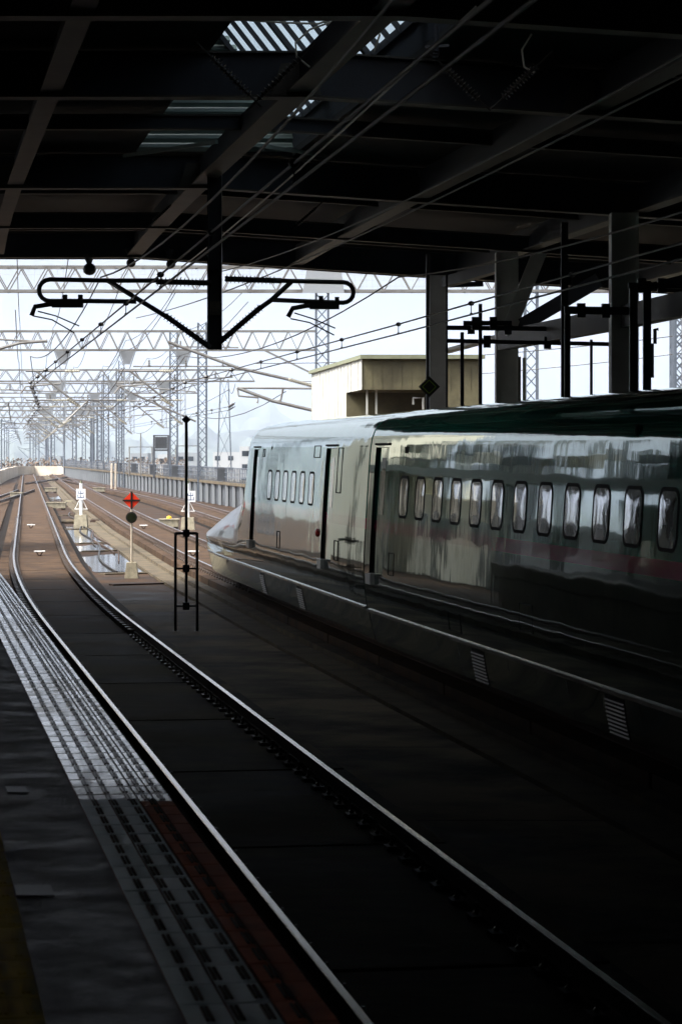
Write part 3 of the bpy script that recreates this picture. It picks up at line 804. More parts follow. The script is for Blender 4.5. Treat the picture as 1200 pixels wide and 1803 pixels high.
def cantilever(left):
    Y = YM - .05
    lb = 'left insulated cantilever arm with looped tube over the near track' if left else 'right insulated cantilever arm with looped tube over the train track'
    t = empty('cantilever_arm', P(365 if left else 393, 600, Y), lb, 'cantilever arm', 'cantilever arms on the hanging mast')
    if left:
        top = [(280, 494)] + [(190, 494), (90, 492)] + arc(88, 511, 19, 90, 270) + [(150, 530), (240, 531)]
        br = [(190, 494), (292, 557)]; i1 = ((275, 496), (362, 498)); i2 = ((290, 555), (362, 606))
        drop = [(147, 534), (92, 535), (62, 540), (56, 556)]; wires = [[(58, 556), (92, 563), (131, 586)], [(67, 548), (98, 556), (140, 574)]]
        clamp = ((92, 536), (147, 536)); lugs = [(115, 524), (142, 524)]
    else:
        top = [(486, 494), (520, 495), (604, 497)] + arc(604, 515, 18, 90, -90) + [(550, 531), (478, 528)]
        br = [(513, 496), (478, 528), (457, 543)]; i1 = ((396, 491), (486, 494)); i2 = ((460, 540), (392, 598))
        drop = [(597, 538), (540, 538), (515, 543), (507, 558)]; wires = [[(511, 561), (545, 568), (588, 590)], [(518, 551), (550, 561), (590, 578)]]
        clamp = ((545, 539), (597, 539)); lugs = [(565, 526), (593, 528)]
    b = MB(); b.tube(px(top, Y), .042, 10); b.build('loop_tube', 'black_paint', t, smooth=True)
    b = MB(); b.tube(px(br, Y), .045, 10); b.build('brace_tube', 'black_paint', t, smooth=True)
    for (a, c) in (i1, i2):
        b = MB(); b.insulator(P(*a, Y), P(*c, Y), .05, .085, 13); b.build('insulator', 'porcelain_dark', t, smooth=False)
        b = MB(); c3_ = P(*c, Y); c3a = P(*a, Y)
        b.tube([c3_, c3_ + (c3_ - c3a).normalized() * .10], .05, 8); b.build('end_fitting', 'black_paint', t)
    b = MB(); b.tube(px(drop, Y), .045, 10); b.bar(P(*clamp[0], Y), P(*clamp[1], Y), .12, .11); b.build('steady_arm', 'black_paint', t)
    b = MB()
    for wv in wires: b.tube(px(wv, Y), .014, 6)
    b.build('registration_wire', 'black_paint', t)
    b = MB()
    for (x, y) in lugs: b.box(tuple(P(x - 4, y + 6, Y) - Vector((0, .05, 0))), tuple(P(x + 4, y - 5, Y) + Vector((0, .05, 0))))
    b.build('clamp', 'black_paint', t)
cantilever(True); cantilever(False)
# insulator strings up in the roof
for (a, c, Y, lb) in (((372, 100), (440, 168), 33, 'ribbed insulator descending right below the skylight'), ((530, 100), (455, 175), 33, 'ribbed insulator descending left towards the long girder'),
                      ((300, 362), (270, 390), 52, 'small ribbed insulator under the left roof bay'), ((556, 366), (522, 396), 52, 'small ribbed insulator in the middle roof bay'),
                      ((945, 115), (885, 172), 33, 'long ribbed insulator under the dark right roof bay'), ((782, 118), (842, 175), 33, 'ribbed insulator left of the long one under the right roof')):
    b = MB(); b.insulator(P(*a, Y), P(*c, Y), .025, .06, 12)
    d = (P(*c, Y) - P(*a, Y)).normalized()
    b.tube([P(*a, Y) - d * .25, P(*a, Y)], .012, 6); b.tube([P(*c, Y), P(*c, Y) + d * .2], .012, 6)
    b.build('roof_insulator', 'porcelain_dark', label=lb, cat='insulator', group='insulator strings under the roof')
for (pts, Y, lb) in (([(395, 33), (500, 40), (560, 42), (585, 33)], 34, 'thin cable strung across below the skylight'), ([(585, 38), (545, 52), (520, 75), (522, 100), (545, 118)], 34, 'cable hanging in a loop from the skylight corner'),
                     ([(660, 20), (668, 62), (658, 90)], 31, 'short drop cable beside the insulator bracket'), ([(935, 60), (918, 88), (922, 118), (940, 128)], 33, 'curled cable above the long right insulator')):
    b = MB(); b.tube(px(pts, Y), .014, 6); b.build('cable', 'porcelain', label=lb, cat='cable')
for (x, y, lb) in ((612, 70, 'small dark bracket with insulators by the girder'), (768, 88, 'grey insulator bracket between two roof bays')):
    b = MB(); Y = 33; b.tube(px([(x, y - 45), (x, y + 12)], Y), .03, 6); b.insulator(P(x - 4, y, Y), P(x - 4, y + 18, Y), .03, .075, 3); b.bar(P(x - 20, y - 5, Y), P(x + 22, y - 8, Y), .03)
    b.build('roof_bracket', 'steel_dark', label=lb, cat='bracket')

# ---------------------------------------------------------------- wires
def sag(p, q, s, n=12): 
    p = Vector(p); q = Vector(q); out = []
    for i in range(n + 1):
        t = i / n; v_ = p.lerp(q, t); v_.z -= 4 * s * t * (1 - t); out.append(v_)
    return out
def wire(segs, r, label, beads=None, grp='overhead wires'):
    b = MB(); b.tube(segs, r, 6); o = b.build('overhead_wire', 'wire', label=label, cat='wire', group=grp)
    if beads:
        for (p, q, rr_) in beads:
            k = MB(); k.ball(p, rr_, 8, (1, 1, .8)); k.tube([p, q], .008, 5); k.ball(q, rr_ * .5, 6)
            k.build('dropper', 'black_paint', o)
GY = [128, 187, 210, 275, 320, 370, 430, 500, 580]
def conductor(fn, off0, lab, ys0=8):
    sup = ([ys0, YM, 85] if ys0 < 80 else [ys0]) + GY[:2] + [240] + GY[3:7]
    zc = lambda Y: 5.0
    con = [Vector((fn(y) + off0 + (.25 if i % 2 else -.25), y, 5.02)) for i, y in enumerate(sup)]
    cpts = []
    for p, q in zip(con, con[1:]): 
        for k in range(6): cpts.append(p.lerp(q, k / 6))
    cpts.append(con[-1])
    mp = []
    for i in range(len(sup) - 1):
        a = con[i] + Vector((0, 0, 1.0)); c = con[i + 1] + Vector((0, 0, 1.0))
        mp += sag(a, c, .5 if sup[i + 1] - sup[i] > 30 else .3)[:-1]
    mp.append(con[-1] + Vector((0, 0, 1)))
    beads = []
    for p in mp[::2]:
        if 20 < p.y < 190:
            z = 5.02
            f = [c for c in cpts]; j = min(range(len(f)), key=lambda k: abs(f[k].y - p.y))
            beads.append((p, Vector((p.x, p.y, 5.04)), .045 if p.y < 90 else .07))
    wire(cpts, .014, 'contact wire ' + lab)
    aux = [p + Vector((0, 0, .17)) for p in cpts]
    beads = [(aux[i], aux[i] - Vector((0, 0, .16)), .050 if aux[i].y < 70 else .075) for i in range(2, len(aux)) if 20 < aux[i].y < 190]
    wire(aux, .014, 'auxiliary wire with round clamps ' + lab, beads)
    wire(mp, .014, 'sagging messenger wire ' + lab)
conductor(c1, 0, 'above the near track')
conductor(c2, 0, 'above the train track')
conductor(c3, 0, 'above the furthest track', 118)
# feeders under the roof and odd slack wires
wire(sag(P(1230, 120, 24), P(240, 560, 80), .3), .013, 'long slack feeder wire rising through the roof to the right')
wire(sag(P(1210, 90, 22), P(380, 480, 60), .25), .012, 'thin feeder wire passing below the long girders')
wire(sag(P(320, 470, 64), P(840, 10, 26), .1), .016, 'feeder wire beside the lit longitudinal girder')
wire(sag(P(1200, 590, 110), P(450, 640, 128), .3), .02, 'thin sky wire right above the white hut')
wire(sag(P(1250, 615, 118), P(520, 672, 128), .3), .02, 'lower sky wire crossing behind the pillars')

# ---------------------------------------------------------------- gantries
def lattice_beam(xa, xb, Y, zb, h, bay, w_=1.0, net=True, r=.10):
    b = MB()
    for yy in (Y - w_ / 2, Y + w_ / 2):
        b.bar((xa, yy, zb), (xb, yy, zb), r, r * 1.1); b.bar((xa, yy, zb + h), (xb, yy, zb + h), r, r * 1.1)
        n = max(2, int(abs(xb - xa) / bay)); dx = (xb - xa) / n
        sh = .0
        for i in range(n):
            x0 = xa + (i + sh) * dx
            if i + sh + .5 <= n: b.bar((x0, yy, zb), (x0 + dx / 2, yy, zb + h), r * .65, r * .5)
            if i + sh + 1 <= n: b.bar((x0 + dx / 2, yy, zb + h), (x0 + dx, yy, zb), r * .65, r * .5)
    n = max(2, int(abs(xb - xa) / bay))
    for i in range(n + 1):
        x0 = xa + (xb - xa) * i / n
        b.bar((x0, Y - w_ / 2, zb), (x0, Y + w_ / 2, zb), r * .5); b.bar((x0, Y - w_ / 2, zb + h), (x0, Y + w_ / 2, zb + h), r * .5)
    return b
def netting(xa, xb, Y, zb, h, st=.28):
    b = MB(); x = xa
    while x < xb: b.bar((x, Y, zb), (x, Y, zb + h), .014); x += st
    z = zb + st
    while z < zb + h: b.bar((xa, Y, z), (xb, Y, z), .014); z += st
    return b
def lattice_column(x, Y, z0, z1, w_=.55, r=.10, taper=1.0):
    b = MB(); nb = max(3, int((z1 - z0) / (w_ * 1.1)))
    def c(i, z):
        f = 1 - (1 - taper) * (z - z0) / (z1 - z0); sx, sy = ((-1, -1), (1, -1), (1, 1), (-1, 1))[i]
        return Vector((x + sx * w_ / 2 * f, Y + sy * w_ / 2 * f, z))
    for i in range(4): b.bar(c(i, z0), c(i, z1), r)
    for k in range(nb):
        za = z0 + (z1 - z0) * k / nb; zb = z0 + (z1 - z0) * (k + 1) / nb
        for i in range(4):
            j = (i + 1) % 4
            if k % 2: b.bar(c(i, za), c(j, zb), r * .5)
            else: b.bar(c(j, za), c(i, zb), r * .5)
    return b
def hanger(t, x, Y, zt, zb):
    b = MB()
    for sx in (-1, 1):
        b.bar((x + sx * .6, Y, zt), (x + sx * .17, Y, zt - 1.3), .07); b.bar((x + sx * .17, Y, zt - 1.3), (x + sx * .17, Y, zb), .07)
    n = int((zt - 1.3 - zb) / .45)
    for k in range(n):
        za = zb + k * .45; b.bar((x - .17, Y, za), (x + .17, Y, za + .45), .035)
    b.prism([Vector((x - .55, Y - .03, zt)), Vector((x + .55, Y - .03, zt)), Vector((x + .2, Y - .03, zt - 1.0)), Vector((x - .2, Y - .03, zt - 1.0))], (0, .06, 0))
    b.build('drop_arm', 'far_grey', t)
def far_cantilever(t, x, Y, sgn, z=6.2, reach=2.6):
    b = MB()
    b.tube([(x, Y, z + .5), (x + sgn * reach, Y, z + .5)], .06, 6)
    b.tube([(x, Y, z - 1.2), (x + sgn * reach * .8, Y, z + .48)], .06, 6)
    b.tube([(x + sgn * reach * .35, Y, z - .1), (x + sgn * reach * 1.0, Y, z - .25), (x + sgn * reach * 1.1, Y, z - .6)], .045, 6)
    b.build('cantilever', 'galv_rust', t)
    b = MB(); b.insulator((x, Y, z + .5), (x + sgn * .7, Y, z + .5), .06, .12, 6, 8); b.build('insulator', 'porcelain', t)
    b = MB(); b.insulator((x, Y, z - 1.2), (x + sgn * .6, Y, z - .83), .06, .12, 6, 8)
    b.build('insulator', 'porcelain', t)
def gantry(i, Y, zb, h, xr, label, xl=None, cols=(), netted=False, hangers=True, r=.10, extra=0):
    xl = xl if xl is not None else c1(Y) - 9
    t = empty('catenary_gantry', (xl, Y, -.4), label, 'catenary gantry', 'lattice gantries carrying the overhead wires')
    lattice_beam(xl, xr, Y, zb, h, 1.25, r=r).build('truss_beam', 'galv_rust', t)
    if netted: netting(xl, xr, Y + .5, zb, h).build('netting', 'netting', t)
    for x in [xl + .3] + list(cols):
        lattice_column(x, Y, -.4, zb + h + (extra if x != xl + .3 else 0), .58).build('column', 'galv', t)
    if hangers:
        for k, u in enumerate((2.2, 6.7) + ((10.6,) if Y < 300 else ())):
            x = c1(Y) + u
            if x < xr:
                hanger(t, x, Y, zb, 5.0)
                far_cantilever(t, x, Y, -1); 
                if k < 1: far_cantilever(t, x, Y, 1, reach=2.2)
    return t
t = gantry(0, 128, 10.72, 1.15, 17.5, 'nearest netted lattice gantry spanning the view below the roof edge', cols=(-.9, 9.1, 16.1), netted=True, hangers=False)
b = MB(); b.prism([P(541, 470, 127.3), P(600, 473, 127.3), P(606, 516, 127.3), P(532, 516, 127.3)], (0, .05, 0)); b.build('gusset_plate', 'far_grey', t)
for u in (2.2, 6.7): far_cantilever(t, c1(128) + u, 128, -1, z=6.4)
t = gantry(1, 187, 10.2, 1.32, -1.8, 'second lattice gantry, ending behind the white hut', cols=(-9.7,), hangers=True, extra=.6, r=.11)
b = MB(); b.bar((-5.4, 186.5, 10.2), (-1.5, 186.5, 8.3), .13); b.build('knee_brace', 'galv_rust', t)
b = MB(); b.bar(P(455, 633, 187), P(560, 640, 187), .06)
gantry(2, 212, 8.7, .9, P(448, 0, 212).x, 'third lattice gantry, lower, behind the second one', cols=(P(306, 0, 212).x,), extra=3.0)
gantry(3, 275, 9.2, 1.0, P(350, 0, 275).x, 'fourth lattice gantry above the far turnouts', cols=(P(210, 0, 275).x,), extra=1.6)
gantry(4, 300, 8.3, 1.0, P(300, 0, 300).x, 'fifth lattice gantry in the haze', cols=(P(187, 0, 300).x,), extra=2.5)
for k, (Y, lb) in enumerate(((345, 'sixth lattice gantry, pale with haze'), (410, 'seventh lattice gantry, very pale'), (490, 'eighth gantry near the far bend, almost lost in haze'), (590, 'furthest faint gantry beyond the bend'))):
    xr = wallx(Y) + 2
    gantry(5 + k, Y, 8.6, 1.0, xr + 3, lb, xl=c1(Y) - 14, cols=(xr,), r=.12)
# lattice poles standing along the wall
for (x, y, Y, lb, w_) in ((395, 668, 240, 'tapering lattice tower standing behind the walkway railing', 1.1), (214, 635, 262, 'tall narrow lattice pole left of the dark cabinet frame', .5), (176, 672, 320, 'lattice pole behind the tall narrow one', .5),
                          (163, 700, 350, 'faint lattice pole in the distant row', .5), (148, 712, 390, 'furthest faint lattice pole of the row', .5)):
    p = P(x, y, Y); lattice_column(p.x, Y, -.4 if w_ < 1 else -10, p.z, w_ if w_ < 1 else 2.0, .07, 1 if w_ < 1 else .35).build('lattice_pole', 'galv', label=lb, cat='lattice pole', group='lattice poles along the wall')
rnd = random.Random(11)
for k in range(11):
    Y = 330 + k * 22; x = wallx(Y) + rnd.uniform(-.6, 1.5); zt = rnd.uniform(7, 12)
    b = MB(); b.tube([(x, Y, -.4), (x, Y, zt)], .13, 6)
    for s in range(3): b.bar((x - 1.3, Y, zt - .8 - s * 1.1), (x + .8, Y, zt - .8 - s * 1.1), .07)
    b.tube([(x, Y, zt - 3.5), (x - 2.6, Y, zt - 2.6)], .05, 5); b.tube([(x, Y, zt - 5.2), (x - 2.4, Y, zt - 2.9)], .05, 5)
    b.build('line_pole', 'galv', label='slender pole with cross arms in the hazy row beyond the wall', cat='pole', group='slender poles along the far bend')
for k in range(6):
    Y = 300 + k * 60; x = c1(Y) - 4.2
    b = MB(); b.tube([(x, Y, -.4), (x, Y, 8.5)], .12, 6); b.tube([(x, Y, 6.8), (x + 2.8, Y, 6.4)], .05, 5); b.tube([(x, Y, 5.2), (x + 2.5, Y, 6.4)], .05, 5); b.bar((x - .6, Y, 8.2), (x + 1.6, Y, 8.2), .07)
    b.build('line_pole', 'galv', label='slender pole on the left side of the near track in the haze', cat='pole', group='slender poles left of the near track')
# big pale insulated cantilever tubes right of centre
def bigarm(pts_main, ins, others, Y, label):
    t = empty('bracket_arm', P(pts_main[-1][0], pts_main[-1][1], Y), label, 'bracket arm', 'pale bracket arms reaching from the right')
    b = MB(); b.tube(px(pts_main, Y), .075, 8); b.build('tube', 'galv_rust', t)
    if ins: b = MB(); b.insulator(P(*ins[0], Y), P(*ins[1], Y), .08, .15, 14, 8); b.build('insulator', 'porcelain', t)
    for o in others: b = MB(); b.tube(px(o, Y), .055, 6); b.build('stay', 'galv_rust', t)
bigarm([(296, 602), (420, 648), (508, 668)], ((508, 668), (552, 680)), [], 127, 'long beige sloping tube ending in a pale insulator at the hut')
bigarm([(418, 683), (480, 706), (552, 723)], None, [[(418, 683), (552, 684)], [(498, 685), (494, 705), (483, 707)], [(418, 683), (420, 697), (455, 700), (453, 710)]], 118, 'grey two tube bracket over the train roof left of the hut')
bigarm([(-30, 622), (35, 604), (84, 600)], None, [[(-30, 596), (84, 602)]], 127, 'beige bracket arm entering at the left edge')
bigarm([(205, 678), (260, 705), (345, 742)], None, [[(205, 678), (345, 690)]], 200, 'brown sloping tube left of the black finial pole')
for k, (xa, ya, xb, yb) in enumerate(((235, 645, 420, 645), (205, 675, 410, 664), (60, 705, 250, 706), (300, 610, 420, 612), (0, 686, 120, 690))):
    Y = 186 + 6 * k
    b = MB(); b.tube([P(xa, ya, Y), P(xb, yb, Y)], .06, 6)
    for q in (.15, .5, .85): p = P(xa + (xb - xa) * q, ya + (yb - ya) * q, Y); b.insulator(p, p + Vector((0, 0, .45)), .05, .12, 3, 8)
    b.build('cross_arm', 'galv_rust', label=['level cross arm left of the hut at truss height', 'brown cross arm between two lattice columns', 'low cross arm in the distant wires on the left', 'short cross arm just below the second gantry', 'cross arm at the left edge of the view'][k], cat='cross arm', group='cross arms on the overhead line')
# fine far wires
rw = random.Random(5)
for k in range(13):
    z0 = rw.uniform(5.2, 12.5); u = rw.choice([-1, 1.6, 3.8, 6.5, 8.0, 9.4, 10.5, 11.5]) + rw.uniform(-.3, .3)
    ys = [120, 187, 240, 300, 360, 430, 520]; pts = []
    for a, c in zip(ys, ys[1:]): pts += sag((c1(a) + u, a, z0), (c1(c) + u, c, z0), .7, 6)[:-1]
    pts.append(Vector((c1(520) + u, 520, z0)))
    b = MB(); b.tube(pts, .022, 4); b.build('line_wire', 'wire', label='thin wire running into the haze over the tracks', cat='wire', group='thin wires running into the haze')

# ---------------------------------------------------------------- wall, walkway, railing, far parapet
t = empty('walkway', (wallx(160), 160, -.4), 'grey steel walkway on ribbed wall at the right of the tracks', 'walkway')
b = MB(); sweep(b, wallx, 85, 402, [(0, -.39), (.3, -.39), (.3, .95), (0, .95)]); b.build('wall', 'wall_steel', t)
b = MB(); sweep(b, wallx, 85, 402, [(-.25, .951), (2.4, .951), (2.4, 1.12), (-.25, 1.12)]); b.build('coping', 'concrete', t)
Y = 90
while Y < 400:
    p = side(wallx, Y, -.10); b = MB()
    b.box((p.x - .10, p.y - .45, -.39), (p.x + .10, p.y + .45, .948)); b.build('wall_rib', 'far_grey', t); Y += 4.2
t = empty('walkway_railing', (wallx(160), 160, 1.12), 'pale railing with slatted panels along the walkway', 'railing')
b = MB()
for z in (2.02, 1.72, 1.42): sweep(b, wallx, 85, 402, [(-.02, z), (.02, z), (.02, z + .05), (-.02, z + .05)])
b.build('rail_bar', 'galv', t)
b = MB(); Y = 86; nb_ = 0
while Y < 401:
    if nb_ == 70: b.build('baluster', 'galv', t, kind='stuff'); b = MB()
    p = side(wallx, Y, 0); b.box((p.x - .03, p.y - .04, 1.12), (p.x + .03, p.y + .04, 2.05)); Y += .9 if Y < 220 else 1.8; nb_ += 1
    if 70 < nb_ <= 170: b.build('baluster', 'galv', t); b = MB()
b.build('baluster', 'galv', t, kind='stuff')
b = MB(); Y = 88; k = 0
while Y < 398:
    if k % 4 != 3:
        for s in range(5): 
            p = side(wallx, Y + s * .5, .12); q = side(wallx, Y + s * .5 + .34, .12)
            b.add([(p.x, p.y, 1.2), (q.x, q.y, 1.2), (q.x, q.y, 1.95), (p.x, p.y, 1.95)], [(0, 1, 2, 3)])
    Y += 3.2; k += 1
b.build('mesh_panel', 'rail_panel', t)
for k, (x, lb) in enumerate(((395, 'nearest dark cabinet on the walkway railing'), (313, 'dark cabinet on the railing right of the black finial pole base'), (273, 'dark cabinet on the railing above the red diamond sign, right'), (240, 'dark cabinet on the railing straight above the red diamond sign'), (214, 'furthest dark cabinet on the railing'))):
    r_ = (x - 600) / F; Y = (-5.8 + .1488 * 160.8) / (r_ + .1488)
    t = empty('railing_cabinet', (wallx(Y) - .1, Y, 1.2), lb, 'cabinet', 'dark cabinets on the walkway railing')
    b = MB(); b.box((-.35, -.2, 0), (.25, .2, .85)); b.build('box', 'dark_panel', t, local=True); b = MB(); b.box((-.30, -.215, .1), (.20, -.203, .75)); b.build('door', 'wall_steel', t, local=True)
# far beige parapet
pts = [G(-40, 862), G(0, 852), G(12, 845), G(30, 838.6), G(60, 838), G(114, 838.2)]
b = MB(); 
for p, q in zip(pts, pts[1:]):
    d = 1.5
    b.bar(p + Vector((0, 0, d / 2 + .0)), q + Vector((0, 0, d / 2)), .35, d)
b.build('parapet_wall', 'concrete_pale', label='pale beige concrete parapet across the end of the viaduct', cat='wall')
# switch machines and junk beside the track
def machine(p, label, s=1.0, yl=False):
    t = empty('point_machine', p, label, 'track equipment', 'equipment boxes beside the tracks')
    b = MB(); b.box((-.55 * s, -.35, .12), (.55 * s, .35, .42)); b.box((-.6 * s, -.4, .42), (.6 * s, .4, .47)); b.build('box', 'block', t, local=True)
    b = MB(); b.box((-.5 * s, -.3, 0), (-.3 * s, .3, .12)); b.box((.3 * s, -.3, 0), (.5 * s, .3, .12)); b.build('foot', 'rail_side', t, local=True)
    if yl: b = MB(); b.ball((0, 0, .50), .12, 12, (1, 1, .8)); b.build('beacon', 'yellow', t, local=True)
machine(G(298, 932), 'concrete equipment box with a yellow dome on top', .75, True)
machine(G(30, 878), 'equipment box left of the near track at the turnout', .8)
machine(G(100, 898), 'dark equipment box between near and middle tracks', 1.0)
machine(G(90, 868), 'small equipment box between the tracks further out', .9)
machine(G(175, 868), 'equipment box between the middle and furthest tracks', .9)
for (x, y, lb) in ((127, 922, 'nearest cable drum lying by the puddle'),):
    b = MB(); p = G(x, y); b.tube([p + Vector((-.5, 0, .1)), p + Vector((.4, 0, .1))], .1, 10); b.tube([p + Vector((-.3, .5, .08)), p + Vector((.6, .4, .08))], .08, 10)
    b.build('cable_bundle', 'concrete', label='grey cable ducts lying beside the concrete sign block', cat='cable duct')

# ---------------------------------------------------------------- signs
def cone_block(t, w0, w1, h, m_='block'):
    b = MB(); a, c = w0 / 2, w1 / 2
    b.add([(-a, -a, 0), (a, -a, 0), (a, a, 0), (-a, a, 0), (-c, -c, h), (c, -c, h), (c, c, h), (-c, c, h)], [(0, 3, 2, 1), (4, 5, 6, 7), (0, 1, 5, 4), (1, 2, 6, 5), (2, 3, 7, 6), (3, 0, 4, 7)])
    b.build('concrete_base', m_, t, local=True)
# red diamond with black cross
p = G(232, 1018); Y = p.y; S = F / Y
t = empty('diamond_signal_sign', p, 'orange red diamond sign with black cross above a round lamp, on a concrete base', 'track sign')
cone_block(t, .36, .26, .42)
zc = CAMZ - (881 - HY) / S + .4; zl = CAMZ - (911 - HY) / S + .4
b = MB(); b.tube([(0, 0, .42), (0, 0, zc)], .028, 10); b.build('post', 'concrete_pale', t, local=True)
b = MB(); h = .235
b.prism([(0, -.03, zc - h), (h, -.03, zc), (0, -.03, zc + h), (-h, -.03, zc)], (0, .01, 0)); d = b.build('diamond_plate', 'sign_red', t, local=True)
b = MB(); b.box((-.025, -.040, zc - h), (.025, -.033, zc + h)); b.box((-h, -.044, zc - .022), (h, -.041, zc + .022)); b.build('black_cross', 'sign_black', d, local=True)
b = MB(); b.tube([(0, -.02, zl), (0, -.08, zl)], .15, 20); b.tube([(0, .0, zl - .14), (0, 0, zl + .14)], .05, 8); l_ = b.build('lamp_housing', 'sign_black', t, local=True)
b = MB(); b.tube([(0, -.081, zl), (0, -.09, zl)], .115, 20); b.build('lens', 'lamp_glass', l_, local=True)
# 出 signs
def exit_sign(x, yb, yc, yt, label, wpl, mirror=False):
    p = G(x, yb); Y = p.y; S = F / Y
    t = empty('departure_sign', p, label, 'track sign', 'white kanji signs on posts')
    cone_block(t, .62, .52, .55)
    zc = CAMZ - (yc - HY) / S + .4; zt = CAMZ - (yt - HY) / S + .4
    b = MB(); b.tube([(0, 0, .55), (0, 0, zt)], .075, 10); b.build('post', 'sign_white', t, local=True)
    b = MB(); b.tube([(0, 0, zt), (0, 0, zt + .12)], .05, 8); b.build('cap', 'hut_trim', t, local=True)
    b = MB()
    for sx in (-1, 1): b.bar((sx * .05, 0, zc - .2), (sx * .27, 0, .62 + .2), .025)
    b.bar((-.3, 0, .82), (.3, 0, .82), .03); b.build('stay', 'sign_white', t, local=True)
    o = .0 if not mirror else .12
    b = MB(); b.box((o - wpl / 2, -.10, zc - .24), (o + wpl / 2, -.085, zc + .24)); pl = b.build('sign_plate', 'sign_white', t, local=True)
    b = MB(); y0, y1 = -.106, -.101
    def st(x0, z0, x1, z1): b.box((o + min(x0, x1) * wpl * .9, y0, zc + min(z0, z1)), (o + max(x0, x1) * wpl * .9, y1, zc + max(z0, z1)))
    q = .018
    st(-.04, -.17, .04, .18)              # centre stroke
    st(-.32, .02, .32, .055)              # upper bowl floor
    st(-.32, .055, -.25, .14); st(.25, .055, .32, .14)
    st(-.40, -.17, .40, -.135); st(-.40, -.135, -.33, -.02); st(.33, -.135, .40, -.02)
    b.build('kanji', 'sign_blue', pl, local=True)
exit_sign(143, 928, 870, 851, 'white sign with blue kanji on a white post between near and middle tracks', .42)
exit_sign(331, 933, 874, 851, 'white sign with blue kanji partly behind the black finial pole', .42, True)
b = MB(); b.box((0, 0, 0), (0, 0, 0))
# black frame stand with tall finial pole
p = G(328, 1112); Y = p.y; S = F / Y
t = empty('frame_stand', p, 'black pipe frame stand with tall pole and diamond finial beside the train', 'signal stand')
def zz(y): return CAMZ - (y - HY) / S + .4
b = MB(); b.tube([(0, 0, zz(1070)), (0, 0, zz(745))], .028, 8); pp = b.build('pole', 'black_paint', t, local=True)
b = MB(); z = zz(739); h = .085; b.prism([(0, -.03, z - h), (h, -.03, z), (0, -.03, z + h), (-h, -.03, z)], (0, .06, 0)); b.build('finial', 'black_paint', pp, local=True)
wL, wR = (309 - 328) / S, (347 - 328) / S
for wx in (wL, wR):
    b = MB(); b.tube([(wx, 0, 0), (wx, 0, zz(938))], .027, 8); b.box((wx - .06, -.06, 0), (wx + .06, .06, .015)); b.build('leg', 'black_paint', t, local=True)
for y in (939, 1001, 1067):
    b = MB(); b.bar((wL, 0, zz(y)), (wR, 0, zz(y)), .05 if y < 950 else .035); b.box((-.062, -.05, zz(y) - .07), (.062, .05, zz(y) + .07)); b.build('cross_bar', 'black_paint', t, local=True)
# diamond stop marker near the pillar
Y = 60; S = F / Y; p = P(755, 681, Y)
t = empty('diamond_marker', (p.x, Y, -.38), 'black diamond marker with yellow green outline on a thin pole by the first pillar', 'track sign')
b = MB(); b.tube([(p.x - .03, Y + .05, -.38), (p.x - .03, Y + .05, P(752, 448, Y).z)], .045, 8); b.build('post', 'black_paint', t)
b = MB(); h = .24; b.prism([(p.x, Y - .03, p.z - h), (p.x + h, Y - .03, p.z), (p.x, Y - .03, p.z + h), (p.x - h, Y - .03, p.z)], (0, .03, 0)); d = b.build('diamond_plate', 'sign_black', t)
b = MB(); h = .15
c_ = [Vector((p.x, Y - .035, p.z - h)), Vector((p.x + h, Y - .035, p.z)), Vector((p.x, Y - .035, p.z + h)), Vector((p.x - h, Y - .035, p.z))]
for i in range(4): b.bar(c_[i], c_[(i + 1) % 4], .018, .006, up=(0, 1, 0))
b.build('outline', 'sign_green', d)
# platform posts and frames behind the train roof
for (x, yt, Y, wd, lb, m_) in ((993, 392, 50, .13, 'thick dark post reaching the roof left of the widest pillar', 'steel_dark'), (998, 545, 46, .10, 'dark square post under the level pipe', 'steel_dark'), (1114, 500, 45, .13, 'dark post close right of the widest pillar', 'steel_dark'),
                               (1138, 495, 45, .13, 'second dark post right of the widest pillar', 'steel_dark'), (845, 535, 52, .07, 'thin dark pole between the two left pillars', 'steel_dark'), (813, 585, 52, .07, 'thinner dark pole right of the diamond marker', 'steel_dark'), (1040, 598, 50, .05, 'short thin pole left of the widest pillar', 'steel_dark'),
                               (914, 628, 54, .05, 'brown pipe right of the middle pillar', 'hut_wall_shaded'), (922, 630, 54, .06, 'beige pipe right of the middle pillar', 'cream'), (786, 455, 63, .05, 'conduit on the right face of the first pillar', 'steel_dark')):
    a = P(x, yt, Y); b = MB(); b.box((a.x - wd / 2, Y - wd / 2, -.38), (a.x + wd / 2, Y + wd / 2, a.z)); b.box((a.x - wd, Y - wd, -.38), (a.x + wd, Y + wd, -.34)); b.build('platform_post', m_, label=lb, cat='post', group='posts behind the train roof')
for (xa, ya, xb, yb, Y, th, lb) in ((785, 577, 960, 579, 53, .09, 'upper level pipe crossing the middle pillar'), (785, 600, 1072, 606, 53, .08, 'long lower pipe behind both pillars'), (993, 546, 1110, 548, 45.6, .13, 'thick level bar below the strut left of the widest pillar'), (1105, 503, 1200, 503, 45, .1, 'level bar joining the two dark posts at the right'), (815, 569, 900, 569, 52, .09, 'short level bar on the thin dark pole')):
    b = MB(); b.bar(P(xa, ya, Y), P(xb, yb, Y), th)
    for q in (.25, .62): c_ = P(xa + (xb - xa) * q, ya + (yb - ya) * q, Y); b.box((c_.x - .07, Y - .07, c_.z - .12), (c_.x + .07, Y + .07, c_.z + .12))
    b.build('support_bar', 'steel_dark', label=lb, cat='support bar', group='level bars behind the train roof')
b = MB(); b.tube(px([(1158, 580), (1152, 580), (1152, 605), (1147, 605), (1147, 665)], 46), .035, 6); b.build('bent_pipe', 'steel_dark', label='thin bent pipe at the right edge above the train', cat='pipe')
